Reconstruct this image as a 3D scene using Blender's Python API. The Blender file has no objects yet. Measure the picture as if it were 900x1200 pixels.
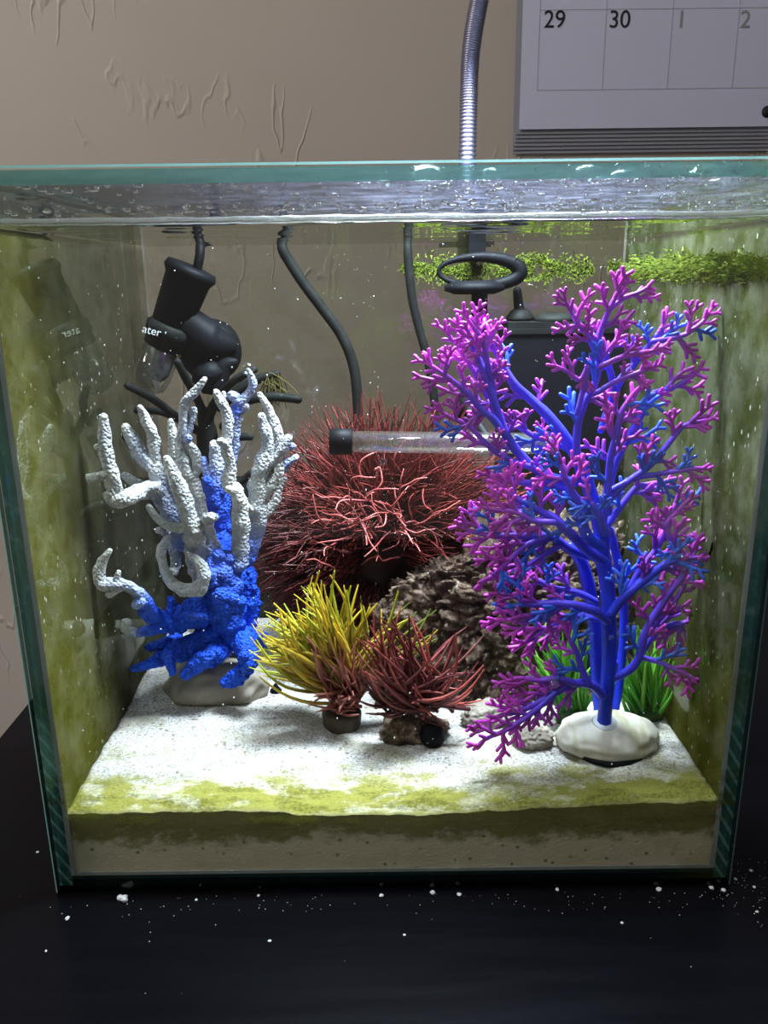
import bpy, math, random
from mathutils import Vector, Matrix, noise
from mathutils.bvhtree import BVHTree

# ------------------------------------------------------------------ camera
SC = bpy.context.scene
COL = SC.collection
FPX = 950.0                       # focal length in pixels of the 900x1200 frame
CAM_LOC = Vector((-0.002, -0.299, 0.262))
PITCH, ROLL = math.radians(16.2), math.radians(-0.7)
CAM_ROT = Matrix.Rotation(math.pi / 2 - PITCH, 3, 'X') @ Matrix.Rotation(ROLL, 3, 'Z')
cam_data = bpy.data.cameras.new('camera')
cam = bpy.data.objects.new('camera', cam_data)
cam.matrix_world = Matrix.Translation(CAM_LOC) @ CAM_ROT.to_4x4()
cam_data.sensor_fit = 'VERTICAL'
cam_data.sensor_height = 24.0
cam_data.lens = FPX / 1200.0 * 24.0
cam_data.clip_start = 0.01
cam_data.clip_end = 20
COL.objects.link(cam)
SC.camera = cam

# ------------------------------------------------------------------ world, room light, exposure
w = bpy.data.worlds.new('room_ambient')
SC.world = w
w.use_nodes = True
w.node_tree.nodes['Background'].inputs[0].default_value = (1.0, 0.95, 0.90, 1)
w.node_tree.nodes['Background'].inputs[1].default_value = 0.18

def area_light(name, loc, target, sx, sy, power, color):
    d = bpy.data.lights.new(name, 'AREA')
    d.shape = 'RECTANGLE'; d.size = sx; d.size_y = sy
    d.energy = power; d.color = color
    o = bpy.data.objects.new(name, d)
    o.location = loc
    o.rotation_euler = (Vector(target) - Vector(loc)).to_track_quat('-Z', 'Y').to_euler()
    COL.objects.link(o)
    return o
# a dim warm ceiling lamp of the room, up and to the left
area_light('room_ceiling_light', (-1.5, -0.4, 1.5), (-0.3, 0.8, 0.3), 0.5, 0.5, 28.0, (1.0, 0.94, 0.88))
LAMP_POWER = 5.6                  # the aquarium lamp's own light (built with the lamp)

SC.view_settings.view_transform = 'Standard'
SC.view_settings.look = 'None'
SC.view_settings.gamma = 1.0
SC.view_settings.use_curve_mapping = False
SC.view_settings.exposure = 0.0
SC.cycles.transparent_max_bounces = 40
SC.cycles.max_bounces = 10
SC.cycles.glossy_bounces = 6
SC.cycles.use_denoising = True

R = random.Random(7)

# ------------------------------------------------------------------ helpers
CF = CAM_ROT @ Vector((0, 0, -1))
def at(px, py, Y):
    """world point that stands at distance plane y=Y on the sight line of pixel (px,py)"""
    d = CAM_ROT @ Vector(((px - 450) / FPX, -(py - 600) / FPX, -1.0))
    t = (Y - CAM_LOC.y) / d.y
    return CAM_LOC + d * t
def mm(p, rpx):
    """pixel length -> metres at point p"""
    return rpx * (p - CAM_LOC).dot(CF) / FPX

def tag(o, label=None, cat=None, group=None, kind=None):
    if label: o['label'] = label
    if cat: o['category'] = cat
    if group: o['group'] = group
    if kind: o['kind'] = kind
    return o
def thing(name, label, cat, loc=(0, 0, 0), group=None):
    o = bpy.data.objects.new(name, None)
    o.empty_display_size = 0.01
    o.location = loc
    COL.objects.link(o)
    return tag(o, label, cat, group)

class MB:
    """collects vertices/faces/colours in world space and links them as one mesh"""
    def __init__(s): s.v = []; s.f = []; s.c = []; s.m = []
    def add(s, vs, fs, col=None, mi=0):
        b = len(s.v)
        s.v += [Vector(q) for q in vs]
        s.f += [tuple(i + b for i in f) for f in fs]
        s.m += [mi] * len(fs)
        if col is None: col = (1, 1, 1)
        if isinstance(col, list): s.c += col
        else: s.c += [col] * len(vs)
    def inside(s):
        for q in s.v: q.x = max(-XI + .001, min(q.x, XI - .001)); q.y = max(YI0 + .002, min(q.y, YI1 - .001))
        return s
    def box(s, a, b, mi=0, mats=None):
        x0, y0, z0 = a; x1, y1, z1 = b
        vs = [(x0,y0,z0),(x1,y0,z0),(x1,y1,z0),(x0,y1,z0),(x0,y0,z1),(x1,y0,z1),(x1,y1,z1),(x0,y1,z1)]
        fs = [(0,3,2,1),(4,5,6,7),(0,1,5,4),(1,2,6,5),(2,3,7,6),(3,0,4,7)]   # -z +z -y +x +y -x
        k = len(s.f)
        s.add(vs, fs, None, mi)
        if mats: s.m[k:k+6] = mats
    def tube(s, pts, rad, sides=8, sub=3, cols=None, caps=True, jit=0.0):
        P, Rr, C = smooth_path(pts, rad, cols, sub)
        n = len(P)
        if n < 2: return
        t0 = (P[1] - P[0]).normalized()
        up = Vector((0, 0, 1)) if abs(t0.z) < 0.9 else Vector((1, 0, 0))
        N = t0.cross(up).normalized()
        vs, cs, fs = [], [], []
        for i in range(n):
            t = (P[min(i + 1, n - 1)] - P[max(i - 1, 0)])
            t = t.normalized() if t.length > 1e-9 else t0
            N = (N - t * N.dot(t))
            N = N.normalized() if N.length > 1e-6 else t.orthogonal().normalized()
            B = t.cross(N)
            for k in range(sides):
                a = 2 * math.pi * k / sides
                d = N * math.cos(a) + B * math.sin(a)
                r = Rr[i]
                if jit: r *= 1 + jit * noise.noise(P[i] * 160 + d * 2.0)
                vs.append(P[i] + d * r); cs.append(C[i])
        for i in range(n - 1):
            for k in range(sides):
                k2 = (k + 1) % sides
                fs.append((i*sides+k, i*sides+k2, (i+1)*sides+k2, (i+1)*sides+k))
        if caps:
            for i, sg, ring in ((0, -1, 0), (n - 1, 1, (n - 1) * sides)):
                t = (P[1] - P[0]) if i == 0 else (P[-1] - P[-2])
                t = t.normalized() if t.length > 1e-9 else t0
                mid = len(vs)
                for k in range(sides):
                    q = vs[ring + k]
                    vs.append(P[i] + (q - P[i]) * 0.68 + t * sg * Rr[i] * 0.62); cs.append(C[i])
                vs.append(P[i] + t * sg * Rr[i] * 0.9); cs.append(C[i])
                tip = len(vs) - 1
                for k in range(sides):
                    k2 = (k + 1) % sides
                    if i == 0:
                        fs.append((ring+k2, ring+k, mid+k, mid+k2)); fs.append((mid+k2, mid+k, tip))
                    else:
                        fs.append((ring+k, ring+k2, mid+k2, mid+k)); fs.append((mid+k, mid+k2, tip))
        s.add(vs, fs, cs)
    def lathe(s, prof, origin, axis, sides=24, col=None, mi=0):
        """prof: list of (distance along axis, radius)"""
        ax = Vector(axis).normalized(); o = Vector(origin)
        N = ax.orthogonal().normalized(); B = ax.cross(N)
        vs, fs = [], []
        for (h, r) in prof:
            for k in range(sides):
                a = 2*math.pi*k/sides
                vs.append(o + ax*h + (N*math.cos(a) + B*math.sin(a))*max(r, 1e-6))
        for i in range(len(prof)-1):
            for k in range(sides):
                k2 = (k+1) % sides
                fs.append((i*sides+k, i*sides+k2, (i+1)*sides+k2, (i+1)*sides+k))
        fs.append(tuple(reversed(range(sides))))
        fs.append(tuple((len(prof)-1)*sides+k for k in range(sides)))
        s.add(vs, fs, col, mi)
    def build(s, name, mats, parent=None, smooth=True, kind=None, origin=None):
        off = Vector((0, 0, 0))
        if parent is not None:
            off = parent.location.copy()
            if parent.parent is not None: off += parent.parent.location
        loc = Vector((0, 0, 0))
        if parent is None and origin is not None: off = Vector(origin); loc = off
        me = bpy.data.meshes.new(name)
        me.from_pydata([v - off for v in s.v], [], s.f)
        if not isinstance(mats, (list, tuple)): mats = [mats]
        for m in mats: me.materials.append(m)
        if len(mats) > 1: me.polygons.foreach_set('material_index', s.m)
        if smooth: me.polygons.foreach_set('use_smooth', [True] * len(me.polygons))
        a = me.color_attributes.new('Col', 'FLOAT_COLOR', 'POINT')
        flat = []
        for c in s.c: flat += [c[0], c[1], c[2], 1.0]
        a.data.foreach_set('color', flat)
        me.update()
        o = bpy.data.objects.new(name, me)
        o.location = loc
        COL.objects.link(o)
        if parent is not None: o.parent = parent
        if kind: o['kind'] = kind
        return o

def smooth_path(pts, rad, cols, sub):
    pts = [Vector(p) for p in pts]
    n = len(pts)
    if not isinstance(rad, (list, tuple)): rad = [rad] * n
    if cols is None: cols = [(1, 1, 1)] * n
    elif not isinstance(cols[0], (list, tuple)): cols = [cols] * n
    if n == 2 or sub <= 1:
        if n == 2 and sub > 1:
            P = [pts[0].lerp(pts[1], i / sub) for i in range(sub + 1)]
            Rr = [rad[0] + (rad[1] - rad[0]) * i / sub for i in range(sub + 1)]
            C = [tuple(cols[0][k] + (cols[1][k] - cols[0][k]) * i / sub for k in range(3)) for i in range(sub + 1)]
            return P, Rr, C
        return pts, list(rad), cols
    P, Rr, C = [], [], []
    for i in range(n - 1):
        p0, p1, p2, p3 = pts[max(i-1, 0)], pts[i], pts[i+1], pts[min(i+2, n-1)]
        for j in range(sub):
            t = j / sub; t2 = t*t; t3 = t2*t
            P.append(0.5 * ((2*p1) + (p2-p0)*t + (2*p0-5*p1+4*p2-p3)*t2 + (3*p1-p0-3*p2+p3)*t3))
            Rr.append(rad[i] + (rad[i+1]-rad[i])*t)
            C.append(tuple(cols[i][k] + (cols[i+1][k]-cols[i][k])*t for k in range(3)))
    P.append(pts[-1]); Rr.append(rad[-1]); C.append(tuple(cols[-1]))
    return P, Rr, C

def ico(sub):
    t = (1 + 5 ** .5) / 2
    v = [Vector(q).normalized() for q in ((-1,t,0),(1,t,0),(-1,-t,0),(1,-t,0),(0,-1,t),(0,1,t),(0,-1,-t),(0,1,-t),(t,0,-1),(t,0,1),(-t,0,-1),(-t,0,1))]
    f = [(0,11,5),(0,5,1),(0,1,7),(0,7,10),(0,10,11),(1,5,9),(5,11,4),(11,10,2),(10,7,6),(7,1,8),(3,9,4),(3,4,2),(3,2,6),(3,6,8),(3,8,9),(4,9,5),(2,4,11),(6,2,10),(8,6,7),(9,8,1)]
    for _ in range(sub):
        mid, nf = {}, []
        def m(a, b):
            k = (min(a, b), max(a, b))
            if k not in mid:
                v.append((v[a] + v[b]).normalized()); mid[k] = len(v) - 1
            return mid[k]
        for a, b, c in f:
            x, y, z = m(a, b), m(b, c), m(c, a)
            nf += [(a, x, z), (b, y, x), (c, z, y), (x, y, z)]
        f = nf
    return v, f
ICO = {k: ico(k) for k in (0, 1, 2, 3, 4, 5)}
def blob(mb, c, r, sub=2, amp=0.0, freq=1.0, col=None, flat=None, seed=0.0):
    """lumpy ellipsoid; r = (rx,ry,rz)"""
    v, f = ICO[sub]
    out = []
    for q in v:
        k = 1.0
        if amp:
            k += amp * noise.noise(q * freq + Vector((seed, seed*2, -seed))) + amp*0.5*noise.noise(q * freq * 2.3 + Vector((seed, 3, seed)))
        p = Vector((q.x*r[0]*k, q.y*r[1]*k, q.z*r[2]*k))
        if flat is not None and p.z < flat: p.z = flat
        out.append(Vector(c) + p)
    mb.add(out, f, col)

# ------------------------------------------------------------------ materials
MATS = {}
class NT:
    def __init__(s, name):
        s.mat = bpy.data.materials.new(name); s.mat.use_nodes = True
        s.t = s.mat.node_tree; s.t.nodes.clear()
        s.out = s.n('ShaderNodeOutputMaterial')
    def n(s, typ, **kw):
        nd = s.t.nodes.new(typ)
        for k, v in kw.items(): setattr(nd, k, v)
        return nd
    def l(s, a, b): s.t.links.new(a, b)
    def val(s, sock, v):
        if hasattr(v, 'links') or hasattr(v, 'is_linked'): s.l(v, sock)
        else: sock.default_value = v
    def pos(s): return s.n('ShaderNodeNewGeometry').outputs['Position']
    def mapping(s, vec, scale=(1,1,1), rot=(0,0,0), loc=(0,0,0)):
        m = s.n('ShaderNodeMapping'); s.l(vec, m.inputs[0])
        m.inputs['Scale'].default_value = scale; m.inputs['Rotation'].default_value = rot; m.inputs['Location'].default_value = loc
        return m.outputs[0]
    def noise(s, vec, scale, detail=4, rough=.55):
        q = s.n('ShaderNodeTexNoise'); s.l(vec, q.inputs['Vector'])
        q.inputs['Scale'].default_value = scale; q.inputs['Detail'].default_value = detail; q.inputs['Roughness'].default_value = rough
        return q.outputs['Fac']
    def voro(s, vec, scale, feature='F1'):
        q = s.n('ShaderNodeTexVoronoi'); q.feature = feature
        s.l(vec, q.inputs['Vector']); q.inputs['Scale'].default_value = scale
        return q.outputs['Distance']
    def ramp(s, fac, stops, mode='LINEAR'):
        q = s.n('ShaderNodeValToRGB'); s.l(fac, q.inputs[0])
        cr = q.color_ramp; cr.interpolation = mode
        while len(cr.elements) < len(stops): cr.elements.new(0.5)
        for e, (p, c) in zip(cr.elements, stops):
            e.position = p
            e.color = (c, c, c, 1) if isinstance(c, (int, float)) else (c[0], c[1], c[2], 1)
        return q.outputs[0]
    def math(s, op, a, b=0.0, clamp=False):
        q = s.n('ShaderNodeMath', operation=op); q.use_clamp = clamp
        s.val(q.inputs[0], a); s.val(q.inputs[1], b)
        return q.outputs[0]
    def maprange(s, v, a, b, c=0.0, d=1.0, smooth=True):
        q = s.n('ShaderNodeMapRange'); q.interpolation_type = 'SMOOTHSTEP' if smooth else 'LINEAR'
        s.l(v, q.inputs[0])
        for i, x in enumerate((a, b, c, d)): q.inputs[i+1].default_value = x
        return q.outputs[0]
    def mixc(s, f, a, b):
        q = s.n('ShaderNodeMix'); q.data_type = 'RGBA'
        s.val(q.inputs['Factor'], f)
        for sock, v in ((q.inputs[6], a), (q.inputs[7], b)):
            if isinstance(v, (tuple, list)): sock.default_value = (v[0], v[1], v[2], 1)
            else: s.l(v, sock)
        return q.outputs[2]
    def mixs(s, f, a, b):
        q = s.n('ShaderNodeMixShader'); s.val(q.inputs[0], f); s.l(a, q.inputs[1]); s.l(b, q.inputs[2])
        return q.outputs[0]
    def bump(s, h, strength=.5, dist=.001):
        q = s.n('ShaderNodeBump'); s.l(h, q.inputs['Height'])
        q.inputs['Strength'].default_value = strength; q.inputs['Distance'].default_value = dist
        return q.outputs[0]
    def prin(s, col, rough=.5, spec=.5, normal=None, metal=0.0, trans=None, sss=0):
        q = s.n('ShaderNodeBsdfPrincipled')
        if isinstance(col, (tuple, list)): q.inputs['Base Color'].default_value = (col[0], col[1], col[2], 1)
        else: s.l(col, q.inputs['Base Color'])
        s.val(q.inputs['Roughness'], rough)
        q.inputs['Specular IOR Level'].default_value = spec
        q.inputs['Metallic'].default_value = metal
        if normal is not None: s.l(normal, q.inputs['Normal'])
        return q.outputs[0]
    def transp(s, col=(1,1,1)):
        q = s.n('ShaderNodeBsdfTransparent'); q.inputs[0].default_value = (col[0], col[1], col[2], 1); return q.outputs[0]
    def gloss(s, rough=0.0, col=(1,1,1), normal=None):
        q = s.n('ShaderNodeBsdfGlossy'); q.inputs['Color'].default_value = (col[0], col[1], col[2], 1)
        q.inputs['Roughness'].default_value = rough
        if normal is not None: s.l(normal, q.inputs['Normal'])
        return q.outputs[0]
    def diff(s, col, normal=None):
        q = s.n('ShaderNodeBsdfDiffuse'); s.val(q.inputs[0], col) if not isinstance(col, (tuple, list)) else setattr(q.inputs[0], 'default_value', (col[0], col[1], col[2], 1))
        if normal is not None: s.l(normal, q.inputs['Normal'])
        return q.outputs[0]
    def transl(s, col):
        q = s.n('ShaderNodeBsdfTranslucent'); s.val(q.inputs[0], col) if not isinstance(col, (tuple, list)) else setattr(q.inputs[0], 'default_value', (col[0], col[1], col[2], 1))
        return q.outputs[0]
    def schlick(s, f0=.03, scale=1.0):
        lw = s.n('ShaderNodeLayerWeight'); lw.inputs['Blend'].default_value = 0.5
        p = s.math('POWER', lw.outputs['Facing'], 5.0)
        return s.math('MULTIPLY', s.math('ADD', s.math('MULTIPLY', p, 1 - f0), f0), scale)
    def fres(s, ior, normal=None):
        q = s.n('ShaderNodeFresnel'); q.inputs[0].default_value = ior
        if normal is not None: s.l(normal, q.inputs['Normal'])
        return q.outputs[0]
    def col(s):
        q = s.n('ShaderNodeAttribute'); q.attribute_name = 'Col'; return q.outputs['Color']
    def sep(s, v):
        q = s.n('ShaderNodeSeparateXYZ'); s.l(v, q.inputs[0]); return q.outputs
    def done(s, sh):
        s.l(sh, s.out.inputs['Surface']); return s.mat

def simple(name, col, rough=.5, spec=.5, metal=0.0, nscale=0, namp=.25, bump=0, bscale=400):
    t = NT(name); c = col; nrm = None
    if nscale:
        f = t.noise(t.pos(), nscale)
        c = t.mixc(f, tuple(x*(1-namp) for x in col), tuple(min(1, x*(1+namp)) for x in col))
    if bump: nrm = t.bump(t.noise(t.pos(), bscale), bump, .0006)
    return t.done(t.prin(c, rough, spec, nrm, metal))

# wall: warm beige plaster with trowel marks
t = NT('wall_plaster'); p = t.pos()
n1 = t.noise(p, 5, 5); n2 = t.noise(t.mapping(p, (14, 1, 5), (0, .5, 0)), 2.2, 2, .4)
ridge = t.ramp(n2, [(.47, 0), (.5, 1), (.53, 0)])
patch = t.ramp(t.noise(p, 7, 1), [(.5, 0), (.62, 1)])
h = t.math('ADD', t.math('MULTIPLY', t.math('MULTIPLY', ridge, patch), 1.0), t.math('MULTIPLY', n1, .2))
M_WALL = t.done(t.prin(t.mixc(n1, (.40, .355, .31), (.45, .40, .355)), .7, .25, t.bump(h, .4, .004)))
M_FLOOR = simple('floor_boards', (.10, .075, .055), .6, .3, nscale=6)
# table: black, slightly dusty lacquer
t = NT('black_table_lacquer'); p = t.pos()
g = t.noise(t.mapping(p, (1.2, 14, 8)), 9, 5, .6)
M_TABLE = t.done(t.prin(t.mixc(g, (.002, .002, .0030), (.004, .004, .006)), t.maprange(g, .3, .7, .22, .27), .07))

# clear glass panes (front, back, bottom, lid)
def clear_glass(name, tint=(.965, .985, .975), f0=.03, film=None):
    t = NT(name)
    sh = t.mixs(t.schlick(f0), t.transp(tint), t.gloss(0.0))
    if film: sh = film(t, sh)
    return t.done(sh)
M_GLASS = clear_glass('clear_glass')
def front_film(t, sh):
    p = t.pos(); x, y, z = t.sep(p)
    st = t.noise(t.mapping(p, (1, 1, 4.2), (0, .16, 0)), 34, 5, .62)
    up = t.maprange(z, .040, .070, 1, 0)
    lo = t.maprange(z, .026, .038, 0, 1)
    side = t.math('ADD', t.maprange(x, .085, .14, 0, .33), t.maprange(x, -.10, -.145, 0, .16))
    m = t.math('MULTIPLY', t.math('MULTIPLY', up, lo), t.ramp(st, [(.46, 0), (.56, 1)]))
    fine = t.ramp(t.noise(p, 700, 2), [(.35, .35), (.65, 1)])
    f = t.math('MULTIPLY', m, t.math('MULTIPLY', fine, .62), True)
    side = t.math('MULTIPLY', t.math('MULTIPLY', side, t.ramp(t.noise(t.mapping(p, (1, 1, .5)), 40, 4), [(.45, 0), (.65, 1)])), t.maprange(z, .05, .2, 1, .3))
    f = t.math('MAXIMUM', f, side)
    alg = t.mixs(.5, t.diff((.15, .155, .012)), t.transl((.22, .22, .02)))
    return t.mixs(f, sh, alg)
M_GLASS_FRONT = clear_glass('front_glass_algae_film', film=front_film)
def back_film(t, sh):
    p = t.pos()
    f = t.ramp(t.noise(t.mapping(p, (1, 1, 1.3)), 22, 5, .6), [(.46, .0), (.74, .42)])
    sp = t.ramp(t.voro(p, 300), [(.06, .75), (.1, 0)])
    f2 = t.math('MULTIPLY', sp, t.ramp(t.noise(p, 25, 3), [(.5, 0), (.65, 1)]))
    s2 = t.mixs(f, sh, t.mixs(.5, t.diff((.10, .10, .035)), t.transl((.12, .12, .05))))
    return t.mixs(f2, s2, t.diff((.45, .45, .38)))
M_GLASS_BACK = clear_glass('back_glass_algae_film', (.93, .93, .89), film=back_film)
# outer faces of the side panes: total reflection seen from inside the water
t = NT('side_glass_outer'); M_SIDE_OUT = t.done(t.mixs(t.fres(1.33), t.transp((.95, .98, .965)), t.gloss(0.0, (.80, .82, .76))))
# inner faces: algae film
def side_film(name, left):
    t = NT(name); p = t.pos(); x, y, z = t.sep(p)
    big = t.noise(p, 30, 4, .6)
    st = t.noise(t.mapping(p, (1, 1.0, .22)), 60, 5, .6)
    if left:
        base = t.math('ADD', t.maprange(y, .008, .070, .98, .34), t.math('MULTIPLY', t.math('SUBTRACT', big, .5), 1.2))
        low = t.math('MULTIPLY', t.maprange(z, .04, .13, 1.0, 0), t.maprange(y, .08, .16, 1, .35))
        f = t.math('ADD', base, low, True)
        f = t.math('MULTIPLY', f, t.math('ADD', t.math('MULTIPLY', st, .75), .5), True)
        dp = t.maprange(y, .02, .11, 0, 1)
        cA, cB = t.mixc(dp, (.10, .095, .010), (.035, .036, .018)), t.mixc(dp, (.17, .165, .06), (.075, .075, .05))
    else:
        base = t.math('ADD', t.maprange(y, .01, .20, .95, .72), t.math('MULTIPLY', t.math('SUBTRACT', big, .5), .9))
        f = t.math('MULTIPLY', base, t.math('ADD', t.math('MULTIPLY', st, 1.1), .35), True)
        lowc = t.math('MULTIPLY', t.maprange(z, .05, .12, 1, 0), t.maprange(y, .03, .12, 1, .3))
        cA, cB = t.mixc(lowc, (.044, .054, .012), (.085, .085, .010)), t.mixc(lowc, (.13, .14, .085), (.15, .145, .035))
    f = t.math('MULTIPLY', t.math('MULTIPLY', f, .95), t.maprange(z, .277, .281, 1, .06))
    c = t.mixc(t.ramp(t.noise(p, 55, 6, .65), [(.4, 0), (.62, 1)]), cA, cB)
    specks = t.math('MULTIPLY', t.ramp(t.voro(t.mapping(p, (1, 1, .55)), 230), [(.10, 1), (.16, 0)]), t.ramp(t.noise(p, 24, 2), [(.48, 0), (.6, 1)]))
    c2 = t.mixc(specks, c, (.55, .55, .48))
    f = t.math('MAXIMUM', f, t.math('MULTIPLY', specks, .8))
    alg = t.mixs(.35, t.diff(c2), t.transl(c2))
    return t.done(t.mixs(f, t.transp((.97, .98, .96)), alg))
M_SIDE_L = side_film('left_glass_algae', True)
M_SIDE_R = side_film('right_glass_algae', False)
# cut teal glass edges with grinding marks
t = NT('glass_cut_edge'); p = t.pos()
wv = t.n('ShaderNodeTexWave'); t.l(t.mapping(p, (1, 1, .62), (0, .0, 0)), wv.inputs['Vector'])
wv.bands_direction = 'DIAGONAL'; wv.inputs['Scale'].default_value = 120; wv.inputs['Distortion'].default_value = .6
x, y, z = t.sep(p)
hm = t.math('MULTIPLY', t.ramp(wv.outputs['Fac'], [(.72, 0), (.9, 1)]), t.maprange(z, .05, .10, .8, .05))
c = t.mixc(hm, (.030, .105, .10), (.20, .40, .37))
c = t.mixc(t.ramp(t.noise(p, 150, 4), [(.55, 0), (.8, .5)]), c, (.25, .40, .38))
M_EDGE = t.done(t.mixs(.18, t.prin(c, .25, .5), t.transp((.4, .75, .7))))
t = NT('glass_rim_edge')
n = t.noise(t.mapping(t.pos(), (1, 1, 4)), 60, 4)
M_RIM = t.done(t.mixs(.25, t.prin(t.mixc(n, (.12, .36, .34), (.38, .68, .65)), .2, .6), t.transp((.5, .85, .8))))
t = NT('glass_dark_edge'); M_EDGE_DARK = t.done(t.mixs(.5, t.prin((.008, .022, .024), .2, .5), t.transp((.25, .45, .45))))
M_SILICONE = simple('grey_silicone', (.33, .34, .32), .4, .4, nscale=120, bump=.3)
t = NT('thin_silicone'); M_SEAM_BACK = t.done(t.mixs(.75, t.diff((.20, .20, .17)), t.transp()))
# lid: wet glass, condensation film
t = NT('wet_lid_glass'); p = t.pos()
b = t.bump(t.noise(t.mapping(p, (1, 2.2, 1)), 120, 5, .6), .7, .002)
fog = t.ramp(t.noise(t.mapping(p, (1, 1.8, 1)), 55, 5, .65), [(.45, .01), (.75, .12)])
fog = t.math('MULTIPLY', fog, t.maprange(t.sep(p)[0], -.11, .06, .25, 1.0))
sh = t.mixs(t.schlick(.04), t.transp((.93, .96, .96)), t.gloss(.05, (.50, .50, .60), normal=b))
M_LID = t.done(t.mixs(fog, sh, t.mixs(.5, t.diff((.55, .58, .75)), t.transl((.45, .47, .62)))))
# water surface: Fresnel with total reflection from below
t = NT('water_surface'); p = t.pos()
b = t.bump(t.noise(t.mapping(p, (1, .6, 1)), 45, 3), .10, .002)
sp = t.math('MULTIPLY', t.ramp(t.voro(p, 420), [(.10, 1), (.18, 0)]), t.maprange(t.sep(p)[0], -.05, .03, .0, .8))
M_WATER = t.done(t.mixs(sp, t.mixs(t.fres(1.33), t.transp((.96, .97, .95)), t.gloss(.02, (.86, .87, .82), b)), t.diff((.45, .47, .6))))
t = NT('water_bead'); M_BEAD = t.done(t.mixs(.62, t.transp((.97, .98, .98)), t.gloss(.25)))
t = NT('glint_dome'); M_DOME = t.done(t.mixs(.3, t.transp((.97, .98, .98)), t.gloss(.2)))
t = NT('water_glint_drop')
q = t.n('ShaderNodeBsdfGlass'); q.inputs['IOR'].default_value = 1.33; q.inputs['Roughness'].default_value = 0.0
M_DROP = t.done(q.outputs[0])
t = NT('air_bubble'); M_BUBBLE = t.done(t.mixs(t.schlick(.10), t.transp((.93, .95, .97)), t.gloss(.02)))

# sand: pale grains, algae and brown specks; darker packed face against the glass
t = NT('white_sand'); p = t.pos(); x, y, z = t.sep(p)
gr = t.noise(p, 900, 3, .7)
big = t.noise(t.mapping(p, (1, 1.6, 1)), 38, 5, .65)
c = t.mixc(t.ramp(gr, [(.38, 0), (.58, 1)]), (.24, .22, .185), (.62, .605, .59))
c = t.mixc(t.ramp(t.noise(p, 55, 6, .7), [(.46, 0), (.66, .75)]), c, (.34, .30, .22))
sp = t.math('MULTIPLY', t.ramp(t.voro(p, 260), [(.16, 1), (.3, 0)]), t.ramp(t.noise(p, 60, 3), [(.42, 0), (.56, 1)]))
c = t.mixc(t.math('MULTIPLY', sp, .8), c, (.13, .10, .05))
al = t.math('MULTIPLY', t.ramp(t.math('ADD', big, t.maprange(y, .008, .045, .11, -.02)), [(.48, 0), (.58, 1)]), t.maprange(y, .02, .065, .95, .15))
c = t.mixc(t.maprange(y, .012, .045, .55, 0), c, (.40, .38, .16))
c = t.mixc(al, c, t.mixc(gr, (.12, .115, .010), (.32, .30, .05)))
# packed face on the front: tan silt with an olive algae layer near the top
nf = t.noise(t.mapping(p, (1, 1, 1.5)), 75, 6, .65)
tan = t.mixc(nf, (.50, .42, .29), (.80, .70, .52))
dk = t.ramp(t.voro(p, 150), [(.08, 1), (.17, 0)])
tan = t.mixc(t.math('MULTIPLY', dk, .7), tan, (.05, .035, .015))
ol = t.math('MULTIPLY', t.maprange(t.math('ADD', z, t.math('MULTIPLY', t.math('SUBTRACT', nf, .5), .034)), .0185, .027, 0, 1), .9)
face = t.mixc(ol, tan, t.mixc(nf, (.06, .056, .008), (.26, .24, .05)))
isf = t.maprange(y, .0072, .0095, 1, 0)
c = t.mixc(isf, c, face)
hb = t.math('ADD', t.math('MULTIPLY', gr, .6), t.math('MULTIPLY', big, .8))
M_SAND = t.done(t.prin(c, .85, .2, t.bump(hb, .6, .002)))

def attr_mat(name, rough=.45, spec=.4, bump=0, bscale=500, voro=False, transl=0.0, grime=None):
    t = NT(name); c = t.col(); p = t.pos()
    v = t.noise(p, 130, 4)
    c = t.mixc(t.math('MULTIPLY', t.math('SUBTRACT', .6, v), .9, True), c, (.02, .02, .02))
    if grime:
        g = t.ramp(t.noise(p, 48, 5, .65), [(.56, 0), (.68, .75)])
        c = t.mixc(g, c, grime)
    nrm = None
    if bump:
        h = t.math('SUBTRACT', 1.0, t.voro(p, bscale)) if voro else t.noise(p, bscale, 3)
        nrm = t.bump(h, bump, .0012 if voro else .0009)
    sh = t.prin(c, rough, spec, nrm)
    if transl: sh = t.mixs(transl, sh, t.transl(c))
    return t.done(sh)
M_CORAL = attr_mat('painted_resin_coral', .65, .25, 1.0, 640, True, grime=None)
M_PLANT = attr_mat('soft_plastic_plant', .35, .45, .15, 700, transl=.15, grime=None)
M_GRASS = attr_mat('plastic_grass', .4, .45, transl=.35)
M_STRAND = attr_mat('silicone_strands', .4, .4, transl=.15)
M_ALGAE = attr_mat('green_algae', .7, .2, transl=.3)
M_BLACK = simple('black_plastic', (.004, .0045, .006), .55, .08, nscale=150, bump=.15)
M_BLACK_DUSTY = simple('algae_dusted_black_plastic', (.009, .010, .009), .6, .08, nscale=90, namp=.8, bump=.3)
M_RUBBER = simple('black_rubber', (.003, .003, .004), .55, .10, nscale=200)
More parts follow.
